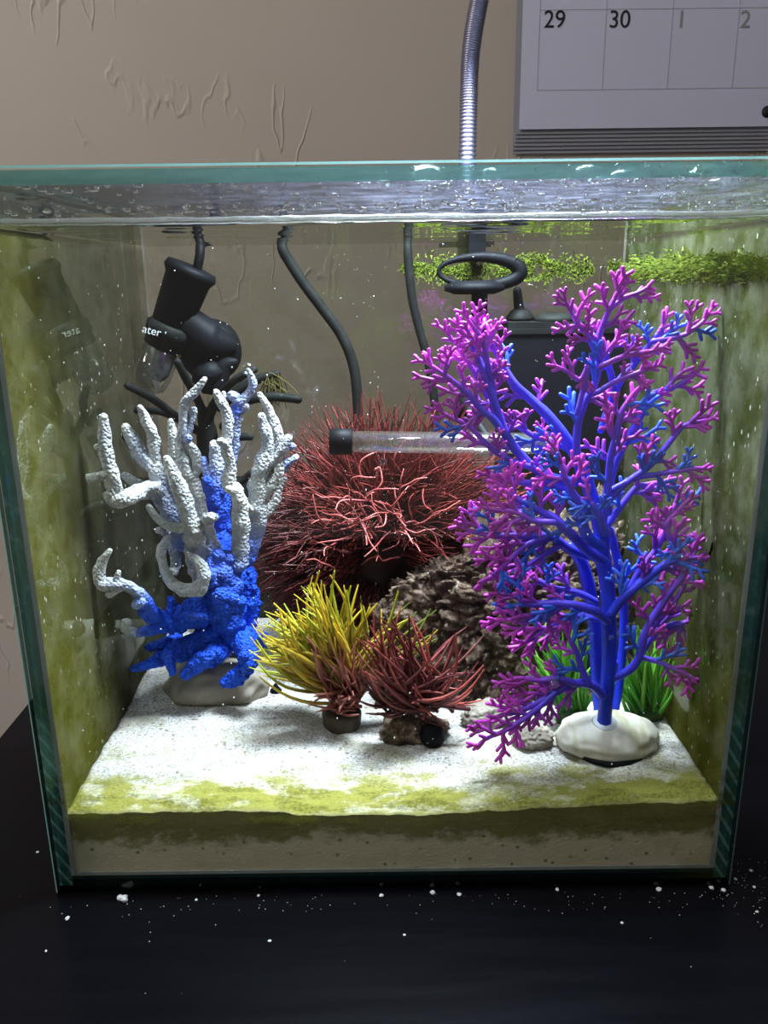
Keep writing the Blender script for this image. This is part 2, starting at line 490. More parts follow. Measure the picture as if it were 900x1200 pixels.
# rocks
t = NT('lava_rock'); p = t.pos()
n1 = t.noise(p, 210, 8, .75); n2 = t.noise(p, 28, 5, .6)
c = t.ramp(n1, [(.30, (.016, .011, .008)), (.46, (.090, .054, .036)), (.58, (.25, .168, .112)), (.71, (.78, .68, .57))])
c = t.mixc(t.ramp(n2, [(.52, 0), (.72, .6)]), c, (.12, .10, .03))
M_LAVA = t.done(t.prin(c, .8, .3, t.bump(n1, 1.0, .004)))
t = NT('pale_stone'); p = t.pos()
n1 = t.noise(p, 60, 6, .6)
c = t.mixc(n1, (.42, .39, .31), (.72, .68, .60))
c = t.mixc(t.ramp(t.noise(t.mapping(p, (3, 1, .6), (0, .5, 0)), 40, 5), [(.5, 0), (.68, .7)]), c, (.30, .27, .06))
M_STONE = t.done(t.prin(c, .6, .35, t.bump(n1, .4, .002)))
t = NT('grey_brown_stone'); p = t.pos(); n1 = t.noise(p, 45, 6, .6)
M_STONE2 = t.done(t.prin(t.mixc(n1, (.17, .145, .11), (.40, .355, .29)), .7, .3, t.bump(n1, .4, .002)))
M_SUCKER = simple('clear_plastic_disc', (.55, .58, .62), .2, .5)
M_METAL = simple('brushed_metal_ribs', (.22, .22, .29), .42, .5, metal=1.0)
M_PAPER = simple('calendar_paper', (.53, .545, .68), .7, .2)
M_PAPER_EDGE = simple('calendar_under_pages', (.27, .27, .31), .7, .2)
M_INK = simple('calendar_ink', (.02, .02, .025), .6, .2)
M_INK_GREY = simple('calendar_grey_ink', (.26, .26, .28), .6, .2)
M_LINE = simple('calendar_line_ink', (.40, .40, .45), .6, .2)
M_CRUMB = simple('white_salt', (.60, .62, .64), .6, .3)
M_PRINT = simple('grey_print', (.45, .45, .45), .5, .3)
M_CORE = simple('grey_ceramic_core', (.14, .14, .14), .5, .3)
M_POT = simple('brown_plastic_pot', (.05, .035, .022), .5, .3, nscale=80)
t = NT('thin_tube_glass'); M_TUBE = t.done(t.mixs(.02, t.mixs(t.schlick(.14), t.transp((.95, .95, .94)), t.gloss(.04)), t.diff((.7, .7, .68))))
t = NT('heater_glass'); M_HGLASS = t.done(t.mixs(t.schlick(.10), t.transp((.78, .80, .80)), t.gloss(.05)))
t = NT('led_chip'); e = t.n('ShaderNodeEmission'); e.inputs[0].default_value = (.85, .9, 1, 1); e.inputs[1].default_value = 25; M_LED = t.done(e.outputs[0])

# ------------------------------------------------------------------ the room
WALL_Y = 0.80
m = MB(); m.box((-2.2, WALL_Y, -0.75), (2.2, WALL_Y + .1, 1.75)); tag(m.build('wall_back', M_WALL, smooth=False), 'beige plastered wall with trowel marks behind the tank', 'wall', kind='structure')
m = MB(); m.box((-2.2, -1.6, -0.80), (2.2, WALL_Y, -0.75)); tag(m.build('floor', M_FLOOR, smooth=False), 'dark floor under the table', 'floor', kind='structure')
tb = thing('table', 'black lacquered table top the aquarium stands on', 'table', (.25, .1, -.75))
m = MB(); m.box((-.233, -.5, -.028), (.95, WALL_Y - .012, 0)); m.build('table_top', M_TABLE, tb, smooth=False)
for (x0, y0) in ((-.22, -.48), (.89, -.48), (-.22, .45), (.89, .45)):
    m = MB(); m.box((x0, y0, -.75), (x0 + .05, y0 + .05, -.028)); m.build('leg', M_TABLE, tb, smooth=False)

# ------------------------------------------------------------------ the tank
HW, G, DEPTH, HT = 0.150, 0.0052, 0.2155, 0.300
YI0, YI1 = G + .0004, DEPTH - G           # inside, front and back
XI = HW - .0056                           # inside half width
tank = thing('aquarium', 'rimless cube glass aquarium with teal edges and algae-stained sides', 'aquarium', (0, 0, 0))
# faces: -z +z -y +x +y -x
m = MB(); ch = .0010
vs = [(-HW + ch, 0, ch), (HW - ch, 0, ch), (HW - ch, 0, HT - ch), (-HW + ch, 0, HT - ch)] + [(-HW, ch, 0), (HW, ch, 0), (HW, ch, HT), (-HW, ch, HT)] + [(-HW, G, 0), (HW, G, 0), (HW, G, HT), (-HW, G, HT)]
fs = [(0, 1, 2, 3), (8, 11, 10, 9)] + [(4 + i, 4 + (i + 1) % 4, (i + 1) % 4, i) for i in range(4)] + [(8 + i, 8 + (i + 1) % 4, 4 + (i + 1) % 4, 4 + i) for i in range(4)]
m.add(vs, fs); m.m = [0, 1, 2, 2, 2, 2, 3, 3, 2, 3]
m.build('front_pane', [M_GLASS, M_GLASS_FRONT, M_RIM, M_EDGE_DARK], tank, False)
m = MB(); m.box((-HW, DEPTH - G, 0), (HW, DEPTH, HT), mats=[3, 2, 1, 3, 0, 3]); m.build('back_pane', [M_GLASS, M_GLASS_BACK, M_RIM, M_SIDE_OUT], tank, False)
m = MB(); m.box((-HW, YI0, 0), (-XI, YI1 - .0004, HT), mats=[2, 3, 2, 1, 1, 0]); m.build('side_pane', [M_SIDE_OUT, M_SIDE_L, M_EDGE, M_RIM], tank, False)
m = MB(); m.box((XI, YI0, 0), (HW, YI1 - .0004, HT), mats=[2, 3, 2, 0, 1, 1]); m.build('side_pane', [M_SIDE_OUT, M_SIDE_R, M_EDGE, M_RIM], tank, False)
m = MB(); m.box((-XI + .0003, YI0, .0002), (XI - .0003, YI1 - .0004, G), mats=[0, 0, 1, 1, 1, 1]); m.build('bottom_pane', [M_GLASS, M_EDGE_DARK], tank, False)
for sx in (-1, 1):
    for yy, sy in ((YI0, 1), (YI1 - .0004, -1)):
        m = MB()
        a = Vector((sx * XI, yy, G)); r = .0022 if sy > 0 else .0012
        zs = [G, HT - .012]
        vs = []
        for z in zs: vs += [(a.x, a.y, z), (a.x - sx * r, a.y, z), (a.x - sx * r * .35, a.y + sy * r * .35, z), (a.x, a.y + sy * r, z)]
        m.add(vs, [(0, 1, 5, 4), (1, 2, 6, 5), (2, 3, 7, 6), (3, 0, 4, 7), (3, 2, 1, 0), (4, 5, 6, 7)])
        m.build('silicone_seam', M_SILICONE if sy > 0 else M_SEAM_BACK, tank, False)
m = MB(); m.box((-XI + .002, YI0, G), (XI - .002, YI0 + .0007, G + .0016)); m.build('silicone_seam', M_SILICONE, tank, False)

# sand bed
NX, NY = 150, 100
def sand_h(x, y):
    fx = x / XI
    front = .0362 + .0012 * (-fx) + (.0050 * max(0, fx - .15)) - .002 * math.exp(-((fx + .05) / .3) ** 2)
    h = front + .002 * noise.noise(Vector((x * 30, y * 30, 1))) + .0011 * noise.noise(Vector((x * 110, y * 110, 4))) + .0006 * noise.noise(Vector((x * 320, y * 320, 9)))
    return h + .004 * max(0, (y - .1) / .1)
m = MB(); vs, fs = [], []
ys0, ys1 = YI0 + .0008, YI1 - .002
for j in range(NY + 1):
    yy = ys0 + (ys1 - ys0) * (j / NY) ** 1.2
    for i in range(NX + 1):
        xx = -XI + .0008 + (2 * XI - .0016) * i / NX
        vs.append((xx, yy, sand_h(xx, yy)))
for j in range(NY):
    for i in range(NX):
        a = j * (NX + 1) + i; fs.append((a, a + 1, a + NX + 2, a + NX + 1))
edge = [i for i in range(NX + 1)] + [j * (NX + 1) + NX for j in range(1, NY + 1)] + [NY * (NX + 1) + i for i in range(NX - 1, -1, -1)] + [j * (NX + 1) for j in range(NY - 1, 0, -1)]
b0 = len(vs)
for e in edge: vs.append((vs[e][0], vs[e][1], G + .0003))
ne = len(edge)
for k in range(ne):
    k2 = (k + 1) % ne; fs.append((edge[k2], edge[k], b0 + k, b0 + k2))
fs.append(tuple(b0 + k for k in reversed(range(ne))))
m.add(vs, fs)
so = m.build('sand_bed', M_SAND, None, True, 'stuff')
tag(so, 'white sand bed with green algae patches in the tank', 'sand')
for pl in so.data.polygons:
    if pl.index >= NX * NY: pl.use_smooth = False

# water
WZ = .2805
wt = thing('water', 'clear water filling the tank nearly to the rim', 'water', (0, .1, WZ))
m = MB(); vs, fs = [], []
for j in range(41):
    for i in range(61):
        xx = -XI + .0006 + (2 * XI - .0012) * i / 60; yy = YI0 + .0006 + (YI1 - YI0 - .0016) * j / 40
        e = min(i, 60 - i) / 60 * 2 * XI; e2 = min(yy - YI0, YI1 - yy)
        rise = .0018 * math.exp(-min(e, e2) / .0018)
        vs.append((xx, yy, WZ + rise + .0004 * noise.noise(Vector((xx * 50, yy * 50, 0)))))
for j in range(40):
    for i in range(60):
        a = j * 61 + i; fs.append((a, a + 1, a + 62, a + 61))
m.add(vs, fs); m.build('water_surface', M_WATER, wt)
m = MB(); pts = []
for i in range(49):
    xx = -XI + .001 + (2 * XI - .002) * i / 48
    pts.append((xx, YI0 + .0016, WZ + .0014 + .0004 * noise.noise(Vector((xx * 40, 0, 3))) - .0012 * (xx / XI) * .0))
m.tube(pts, [.0013 + .0003 * noise.noise(Vector((q[0] * 300, 2, 1))) for q in pts], 8, 3, jit=.25); m.build('meniscus', M_BEAD, wt)

# lid resting inside the rim on clear clips, wet underneath
LZ0, LZ1 = .2942, .2992
lid = thing('glass_cover', 'wet clear glass cover sheet lying inside the tank rim', 'cover', (0, .1, LZ0))
m = MB(); m.box((-XI + .001, YI0 + .0012, LZ0), (XI - .001, YI1 - .0095, LZ1), mats=[0, 0, 1, 2, 2, 2]); m.build('lid_pane', [M_LID, M_RIM, M_GLASS], lid, False)
for sx in (-1, 1):
    for yy in (.03, .18):
        m = MB(); m.box((sx * (XI - .0002), yy, LZ0 - .0018), (sx * (XI - .012), yy + .012, LZ0 - .0002)); m.build('lid_clip', M_BUBBLE, lid, False)
m = MB()
for k in range(420):
    x = R.uniform(-XI + .01, XI - .01); y = YI0 + .004 + .19 * R.random() ** 1.6
    if R.random() < .45 and x < .0: continue
    r = R.choice((.0005, .0007, .001, .0014)) * R.uniform(.7, 1.2)
    blob(m, (x, y, LZ0 - r * .1), (r * R.uniform(1, 2), r * R.uniform(1, 1.4), r * .7), 1, .15, 2, seed=k)
m.build('condensation_drops', M_DROP, lid, True, 'stuff')
for (px, py, rp) in ((499, 212, 10), (688, 208, 8), (731, 214, 9), (893, 210, 10), (574, 208, 6)):  # domed drops added on top of the lid to catch the lamp as glints
    d = CAM_ROT @ Vector(((px - 450) / FPX, -(py - 600) / FPX, -1.0)); p = CAM_LOC + d * ((LZ1 - CAM_LOC.z) / d.z)
    m = MB(); r = mm(p, rp) * 1.7; blob(m, (max(-XI, min(p.x, XI - .003 - r * 1.3)), max(p.y, YI0 + .0015 + r), LZ1 + r * .3), (r * 1.3, r, r * .75), 3, .06, 1.5, seed=px, flat=-r * .29); m.build('water_glint_drop', M_DOME, lid)
m = MB()
for k in range(170):
    x = -XI + .004 + (2 * XI - .008) * R.random(); z = .2855 + R.gauss(0, .0009)
    r = R.uniform(.0004, .0009)
    blob(m, (x, YI0 + .0004, z), (r * R.uniform(1, 2.4), r * .5, r), 1, .15, 2, seed=k)
for k in range(90):
    x = R.uniform(.0, XI - .004); z = R.uniform(.283, .299); r = R.uniform(.0003, .0011)
    blob(m, (x, YI0 + .0004, z), (r * R.uniform(1, 1.7), r * .5, r), 1, .15, 2, seed=k)
m.build('splash_drops', M_DROP, tank, True, 'stuff')

# ------------------------------------------------------------------ the lamp with its gooseneck
GX = at(548, 178, .226)
lamp = thing('clip_lamp', 'clip-on aquarium lamp with silver ribbed gooseneck behind the tank', 'lamp', (GX.x, .226, .25))
path = [(GX.x, .228, .262), (GX.x, .228, .30), at(549, 130, .228), at(552, 60, .228), at(563, -5, .228), at(578, -60, .222), (.085, .19, .482), (.07, .15, .488), (.06, .118, .465), (.06, .112, .447)]
m = MB(); P, Rr, _ = smooth_path(path, .0048, None, 72)
m.tube(P, [.0049 + (.0007 if i % 3 == 1 else 0) for i in range(len(P))], 12, 1); m.build('gooseneck', M_METAL, lamp)
# clamp on the back rim: arched bracket, pad disc, screw and post
m = MB(); m.box((GX.x - .016, DEPTH + .001, .279), (GX.x + .016, DEPTH + .02, .2925)); m.box((GX.x - .016, DEPTH - G - .012, .3005), (GX.x + .016, DEPTH + .02, .3055)); m.build('clamp_bracket', M_BLACK, lamp, False)
YB = .1918
q = at(562, 299, YB); m = MB(); m.box((q.x - .005, .2042, q.z - .002), (q.x + .005, .2085, .3006)); m.box((q.x - .005, YB, q.z - .002), (q.x + .005, .2042, q.z + .0015)); m.build('clamp_arm', M_BLACK, lamp, False)
m = MB()
m.tube([at(562 + 48 * math.cos(q_ * math.pi / 8 + .6), 318 - 17 * math.sin(q_ * math.pi / 8 + .6), YB) for q_ in range(17)], [mm(at(560, 300, YB), 5.5 + 3 * math.cos(q_ * math.pi / 8 + .6)) for q_ in range(17)], 8, 3, None, False)
m.build('clamp_arch', M_BLACK, lamp)
m = MB(); c0 = at(556, 330, YB); m.lathe([(0, .012), (.002, .0175), (.005, .0175), (.0075, .012)], c0 - Vector((0, 0, .007)), (0, 0, 1), 28); m.build('clamp_pad', M_BLACK, lamp)
m = MB(); a, b = at(562, 345, YB), at(561, 396, YB); m.tube([a, b], mm(a, 9.5), 14, 3); m.build('clamp_screw', M_BLACK_DUSTY, lamp)
# lamp head above the tank, out of frame
HX, HY, HZ = .045, .112, .432
m = MB(); m.box((HX - .085, HY - .035, HZ), (HX + .085, HY + .035, HZ + .012)); lhead = m.build('lamp_head', M_BLACK, lamp, False)
for i in range(6):
    for j in range(3):
        m = MB(); m.lathe([(0, .0035), (.0012, .003)], (HX - .07 + .028 * i, HY - .022 + .022 * j, HZ - .0002), (0, 0, -1), 12); m.build('led', M_LED, lhead)
al = area_light('lamp_head_light', (HX, HY, HZ - .003), (HX, HY, 0), .16, .06, LAMP_POWER, (.79, .85, 1.0))
al.data.spread = math.radians(125)

# ------------------------------------------------------------------ calendar on the wall
CY = WALL_Y - .012
def cpt(px, py, d=0.0): return at(px, py, CY - d)
cr = cpt(604, 178)
cal = thing('wall_calendar', 'white wall calendar hanging behind the tank, its last row showing', 'calendar', (cr.x + .2, CY, cr.z))
tl, bl = cpt(602, -300), cpt(602, 177)
m = MB()
x0 = cpt(602, 178).x; zb = cpt(700, 178).z; xw = .56
for k in range(6):
    z0 = zb + k * .0042
    m2 = MB(); m2.box((x0 + .0004 * k, CY + .009 - .0018 * k - .0010, z0), (x0 + xw, CY + .009 - .0018 * k, zb + .50)); m2.build('under_page', M_PAPER_EDGE, cal, False)
px0, pz0 = cpt(610, 100, .004).x, cpt(700, 150.5, .004).z
m = MB(); m.box((px0, CY - .0045, pz0), (px0 + xw - .01, CY - .003, zb + .50)); fpage = m.build('front_page', M_PAPER, cal, False)
YF = CY - .0046
def cl(px, py): return at(px, py, YF)
m = MB()
lw = .0003
ztop, zbot, xl = cl(700, 11).z, cl(700, 105).z, cl(631, 60).x
cw = cl(708, 60).x - cl(631, 60).x
for k in range(7):
    x = xl + cw * k; m.box((x - lw, YF - .0003, zbot), (x + lw, YF, zb + .45))
rowh = ztop - zbot
for k in range(6):
    z = zbot + rowh * k; m.box((xl, YF - .0003, z - lw), (xl + cw * 7, YF, z + lw))
m.build('grid_lines', M_LINE, fpage, False)
def text(body, loc, size, mat, parent, name, rot=None, align='LEFT', extrude=.0001):
    cu = bpy.data.curves.new(name, 'FONT'); cu.body = body; cu.size = size; cu.align_x = align; cu.extrude = extrude
    tmp = bpy.data.objects.new(name + '_tmp', cu); COL.objects.link(tmp)
    bpy.context.view_layer.update()
    me = bpy.data.meshes.new_from_object(tmp.evaluated_get(bpy.context.evaluated_depsgraph_get()))
    COL.objects.unlink(tmp); bpy.data.objects.remove(tmp)
    me.materials.clear(); me.materials.append(mat)
    o = bpy.data.objects.new(name, me); COL.objects.link(o)
    o.parent = parent
    o.location = Vector(loc) - parent.location - (parent.parent.location if parent.parent else Vector((0, 0, 0)))
    o.rotation_euler = rot if rot else (math.pi / 2, 0, 0)
    return o
for s, px, mt in (('29', 636.5, M_INK), ('30', 712.5, M_INK), ('1', 791, M_INK_GREY), ('2', 866, M_INK_GREY)):
    q = cl(px, 32.5); text(s, (q.x, YF - .0004, q.z), mm(q, 26), mt, fpage, 'date_number')
q = cl(899, 131); m = MB(); m.lathe([(0, mm(q, 6.5)), (.0004, mm(q, 6.5))], (q.x, YF, q.z), (0, -1, 0), 24); m.build('printed_dot', M_INK, fpage)

# ------------------------------------------------------------------ blue and white coral ornament
WHT, IVR, PBL, BLU, DBL = (.48, .48, .45), (.74, .72, .62), (.24, .31, .60), (.008, .075, .66), (.010, .05, .48)
CB = at(255, 800, .118)
coral = thing('coral_ornament', 'white branching coral ornament with bright blue trunk on a grey rock', 'ornament', (CB.x, .118, sand_h(CB.x, .118)))
def bc(b):
    if b <= .5: return tuple(WHT[k] + (PBL[k] - WHT[k]) * b * 2 for k in range(3))
    return tuple(PBL[k] + (BLU[k] - PBL[k]) * (b - .5) * 2 for k in range(3))
def cbranch(pts, name='branch', sides=12, sub=6):
    """pts: (px, py, radius px, blue 0..1, Y)"""
    m = MB(); P, rr, cc = [], [], []
    for (x, y, r, b, Y) in pts:
        p = at(x, y, Y); P.append(p); rr.append(mm(p, r) * 1.1); cc.append(bc(b))
    m.tube(P, rr, sides, sub, cc, True, .45)
    SP, SR, SCC = smooth_path(P, rr, cc, 4)
    for i, (p, r, c) in enumerate(zip(SP, SR, SCC)):        # nodules
        for k in range((4 if c[0] < .1 else 1) if r > .0035 else 1):
            d = Vector((CRN.gauss(0, 1), CRN.gauss(-.6, .8), CRN.gauss(0, 1))).normalized()
            s_ = r * (CRN.uniform(.25, .5) if c[0] < .1 else CRN.uniform(.14, .24))
            blob(m, p + d * r * .86, (s_, s_, s_), 1, .2, 2, seed=i, col=c)
    for q in m.v: q.x = max(q.x, -XI + .0008)
    CORAL_BVH.append(BVHTree.FromPolygons(m.v, m.f))
    return m.build(name, M_CORAL, coral)
CRN = random.Random(17)
CORAL_BVH = []
C0, C1, C2, C3, C4 = .077, .092, .104, .117, .130
cbranch([(121,488,4.5,0,C0),(122,510,6.5,.1,C0),(125,535,7.5,.05,C0),(131,557,8,0,C0),(135,573,8,0,C0),(131,584,8,0,C0),(148,584,8.5,0,C0),(168,575,9,.05,C1),(188,577,12,.15,C2),(201,602,12,.35,C2),(212,635,11,.6,C3)])
cbranch([(102,561,4.5,0,C0),(114,559,5.5,0,C0),(128,556,6,0,C0)])
cbranch([(112.5,524,3,0,C0),(118,523,4,0,C0),(122,524,4,0,C0)])
cbranch([(147,500,4.5,0,C2),(157,518,7.5,.15,C2),(169,538,8.5,.2,C2),(182,549,10,.05,C2),(187,568,10,.2,C2),(198,595,11.5,.4,C2),(206,615,11,.5,C2)])
cbranch([(164,477,3.5,.05,C2),(171,492,6,.05,C2),(179,512,6.5,.05,C2),(181,530,6.5,.05,C2),(181,547,8,.05,C2)])
cbranch([(146,557,4,.1,C2),(157,565,5.5,.1,C2),(172,574,7,.05,C2)])
cbranch([(195,537,4,0,C1),(200,548,6.5,0,C1),(208,567,8,.05,C1),(216,585,9,.05,C1),(220,602,9,.05,C1),(225,622,9,0,C1),(231,645,13,.1,C2),(238,668,14,.15,C2),(245,690,15,.6,C2)])
cbranch([(200,493,3,0,C3),(203,512,5.5,0,C3),(206,535,7.5,0,C3),(211,560,8,.05,C3),(218,590,8,.05,C3)])
cbranch([(240,444,3,.05,C2),(229,459,4.5,.1,C2),(216,474,5.5,.1,C2),(216,497,5.5,.1,C2),(212,519,5.5,.1,C2),(216,540,8,.05,C2),(222,557,7,0,C2),(231,577,6.5,0,C2),(235,600,7,.05,C2),(241,628,8,.2,C2),(250,655,10,.7,C2)])
cbranch([(217,517,4.5,.05,C2),(227,529,4.8,.05,C2),(231,546,5,.05,C2),(225,563,5,0,C2)])
cbranch([(227,480,4,.15,C2),(224,497,3.2,.2,C2),(218,512,4,.1,C2)])
cbranch([(221,513,4,.5,C1),(219,516,4,.3,C2)])
cbranch([(174,593,3,0,C1),(183,606,4.2,0,C1),(195,615,5.2,.05,C1),(210,619,5.5,0,C1),(224,612,8,0,C1),(228,622,9,0,C1)])
cbranch([(186,621,4,0,C1),(190,623,3,.1,C1),(200,626,5,.3,C2)])
cbranch([(205,590,10,.5,C2),(212,602,9,.8,C2),(218,598,7,.9,C2)])
cbranch([(196,630,5,.2,C1),(189,648,5,0,C1),(193,668,5.2,0,C1),(202,683,6.2,0,C1),(217,691,7,0,C1),(233,689,8,.1,C1),(239,676,7.5,.1,C1),(233,660,5.5,0,C1),(223,651,4,0,C1)])
cbranch([(203,628,7,.3,C3),(206,650,6,.25,C3),(204,668,5,.1,C3),(198,672,4,0,C2)])
cbranch([(252,606,4.5,0,C1),(244,608,6.5,.05,C1),(244,625,7,.05,C2),(252,650,8,.3,C2)])
cbranch([(253,459,3.5,0,C2),(258,470,5.5,.05,C2),(265,484,6.2,.1,C2),(267,505,6.2,.1,C2),(265,522,7,.05,C2),(270,545,6,.05,C2),(269,568,8,0,C2),(279,580,8.5,0,C2),(282,610,9,.05,C2),(282,640,9,.15,C2),(277,662,10,.7,C2)])
cbranch([(262,461,3,.2,C3),(263,472,3.5,.3,C3)])
cbranch([(258,517,4.5,.05,C1),(264,522,5.5,.05,C2)])
cbranch([(268,573,4.5,0,C1),(274,576,5,0,C1)])
cbranch([(291,434,3,.1,C3),(296,446,4.2,.35,C3),(294,457,4.2,.35,C3),(286,468,5,.3,C3),(278,478,6,.95,C3),(275,498,5,.4,C3),(274,520,6,.4,C3),(272,545,5,.5,C3)])
cbranch([(271,463,5,.3,C3),(280,470,6,.5,C3)])
cbranch([(288,476,4.5,.15,C3),(281,481,5,.5,C3)])
cbranch([(281,490,3.2,.1,C3),(277,500,3.5,.3,C3)])
cbranch([(277,521,4,.5,C3),(275,530,4,.4,C3)])
cbranch([(251,522,7,.12,C4),(255,545,9,.3,C4),(252,570,14,.95,C4),(256,598,13,1,C4),(258,625,11,1,C4),(260,655,14,1,C3)])
cbranch([(238,538,3.5,.7,C4),(243,552,5.5,.4,C4),(245,570,7,.7,C4)])
cbranch([(306,487,4,.1,C3),(311,504,6,.1,C3),(314,525,6.5,.1,C3),(308,543,10,.05,C3),(303,562,10.5,0,C3),(303,588,10,.05,C3),(301,607,10,.1,C3),(297,630,9,.6,C3),(285,655,12,.9,C3)])
cbranch([(304,462,3,0,C4),(311,473,4,0,C4),(318,487,5,.05,C4),(323,502,5.5,.05,C4),(325,514,6.5,0,C4),(317,528,7,.05,C4)])
cbranch([(338,513,4.5,.15,C3),(333,524,6,.1,C3),(325,537,6.5,.05,C3),(317,543,6,.05,C3)])
cbranch([(326,540,5,0,C3),(326,556,6,0,C3),(317,570,7,0,C3),(309,580,7,0,C3)])
cbranch([(333,560,3.5,0,C4),(327,575,4,0,C4),(322,590,5,0,C4),(312,600,6,0,C4),(303,612,7,.1,C4)])
cbranch([(343,523,4,.4,C4),(337,524,4,.7,C4),(333,528,4,.5,C4)])
cbranch([(347,536,4,.2,C4),(338,542,4.5,.5,C4),(331,551,4,.3,C4)])
cbranch([(288,592,4,0,C2),(296,603,5,0,C3),(302,614,6,.1,C3)])
cbranch([(129,645,2.8,0,.072),(120,657,5,0,.072),(116,672,6.5,0,.072),(119,684,7,0,.072),(133,685,7,.2,.072),(147,686,6,.25,.072),(159,693,6,.4,.072),(168,704,8.5,.95,.08),(179,721,9.5,1,C1),(197,728,10,1,C2),(216,722,12,1,C2)])
cbranch([(139,670,2.5,0,.072),(137,680,4,.1,.072)])
cbranch([(128,697,4.2,0,.072),(136,692,4,.1,.072),(142,688,4,.1,.072)])
cbranch([(159,709,5.5,.45,.072),(165,705,6,.6,.072)])
cbranch([(148,729,5,0,C1),(147,738,5,0,C1),(157,741,5,.2,C1),(166,741,4.5,.9,C1),(183,735,7,1,C1),(203,727,12,1,C2),(225,720,15,1,C2),(246,712,15,1,C2)])
cbranch([(200,703,4.5,1,C2),(203,714,7,1,C2),(208,726,10,1,C2)])
cbranch([(224,723,4,.95,C1),(241,722,4.5,1,C1)])
cbranch([(257,660,18,.85,C2),(260,685,21,.97,C2),(262,708,20,1,C2),(268,730,16,1,C2),(272,742,12,1,C2)], sides=16)
cbranch([(258,700,14,1,C3),(250,735,18,1,C3),(252,765,18,1,C3),(258,790,16,1,C3)], 'trunk', 16)
cbranch([(155,784,3,1,C1),(175,778,5,1,C1),(196,768,9,1,C2),(225,757,13,1,C2),(252,748,15,1,C2)])
cbranch([(203,788,4,1,C1),(198,776,5,1,C1),(196,766,6,1,C1)])
cbranch([(216,791,5.5,1,C1),(230,779,8,1,C1),(247,768,10,1,C1),(262,757,12,1,C2)])
cbranch([(262,801,5,1,C1),(274,796,8,1,C1),(286,784,9.5,1,C1),(291,766,11,1,C1),(283,748,14,1,C2)])
cbranch([(173,759,4,1,C2),(188,756,6,1,C2),(206,752,9,1,C3)])
cbranch([(283,742,10,1,C3),(300,748,9,1,C4),(312,752,7,1,C4)])
cbranch([(287,672,10,1,C4),(292,705,11,1,C4),(284,740,12,1,C4)])
m = MB(); z0 = sand_h(CB.x, .118)
blob(m, (CB.x, .116, z0 + .004), (.031, .020, .017), 4, .16, 1.6, seed=3, flat=-.0075)
m.build('base_rock', M_STONE2, coral)

# ------------------------------------------------------------------ purple and blue branching plant
PBASE = at(709, 872, .055)
zs = sand_h(PBASE.x, .055)
plant = thing('branching_plant', 'tall blue-stemmed plastic plant with magenta tips on a pale stone', 'plant', (PBASE.x, .055, zs))
m = MB()
blob(m, (PBASE.x, .053, zs + .0045), (.0252, .0175, .0112), 4, .10, 1.6, seed=8, flat=-.0055)
m.build('base_stone', M_STONE, plant)
m = MB(); vs = []
v, f = ICO[3]
m.lathe([(0, .0185), (.0018, .0185)], (PBASE.x + .000, .0515, zs - .0002), (0, 0, 1), 28); m.build('base_plate', M_BLACK, plant)
q = Vector((at(708, 856, .048).x, .048, zs + .0148)); m = MB(); m.lathe([(0, .0062), (.0012, .0054)], q, (0, -.25, 1), 20); m.build('suction_disc', M_SUCKER, plant)
SB, SV, SM, SA, SD = (.016, .055, .80), (.17, .07, .84), (.72, .07, .66), (.03, .20, .95), (.012, .010, .42)
def lerp3(a, b, t): t = max(0, min(1, t)); return tuple(a[k] + (b[k] - a[k]) * t for k in range(3))
def pcol(w):
    """0 = deep blue stem, 1 = magenta tip"""
    return lerp3(SB, SV, w * 2) if w < .5 else lerp3(SV, SM, (w - .5) * 2)
SCL = FPX / .40
def sprig(base, direc, size, w0, rnd, azure=False, name='sprig', levels=2, par=None):
    """one antler-like twig: stem with forking prongs; size in metres"""
    m = MB()
    d = Vector(direc).normalized()
    n = Vector((rnd.uniform(-.4, .4), -1 + rnd.uniform(-.5, .5), rnd.uniform(-.4, .4)))
    side = d.cross(n).normalized()
    r = size * .052 + .00058
    c0 = SA if azure else pcol(max(0, w0 - .18)); c1 = lerp3(SA, SV, .25) if azure else pcol(min(1, w0 + .42))
    w0 = w0 + rnd.uniform(-.3, .12)
    if not azure: c0 = pcol(max(0, w0 - .18)); c1 = pcol(max(0, min(1, w0 + .42)))
    k = rnd.uniform(.75, 1.2)
    c0 = tuple(x * k for x in c0); c1 = tuple(min(1, x * k) for x in c1)
    bend = side * rnd.uniform(-.25, .25)
    p0 = Vector(base); p1 = p0 + (d + bend * .3) * size * .5; p2 = p0 + (d + bend) * size
    m.tube([p0, p1, p2], [r, r * .95, r * .85], 6, 2, [c0, lerp3(c0, c1, .6), c1])
    def prong(p, ang, ln, c):
        dd = (d * math.cos(ang) + side * math.sin(ang) + n * rnd.uniform(-.35, .35)).normalized()
        e = p + dd * ln
        m.tube([p, p + dd * ln * .5, e], [r * .85, r * .85, r * .8], 6, 2, [c, lerp3(c, c1, .5), c1])
        return e, dd
    s = rnd.choice((-1, 1))
    for (tt, sg, ln) in ((.34, s, .56), (.66, -s, .54), (1.0, s * .7, .46), (1.0, -s * .7, .44)):
        p = p0.lerp(p2, tt)
        e, dd = prong(p, sg * rnd.uniform(.55, .95), size * ln * rnd.uniform(.8, 1.2), lerp3(c0, c1, tt))
        if levels > 1 and rnd.random() < .34:
            sv = d; 
            for s2 in (-1, 1):
                d2 = (dd * .8 + side * s2 * .55 + n * rnd.uniform(-.3, .3)).normalized()
                m.tube([e - dd * ln * size * .15, e + d2 * size * .3], [r * .8, r * .75], 6, 2, [c1, c1])
    for q in m.v: q.x = min(q.x, XI - .0012); q.y = max(q.y, YI0 + .002)
    return m.build(name, M_PLANT, par or plant)
PR = random.Random(21)
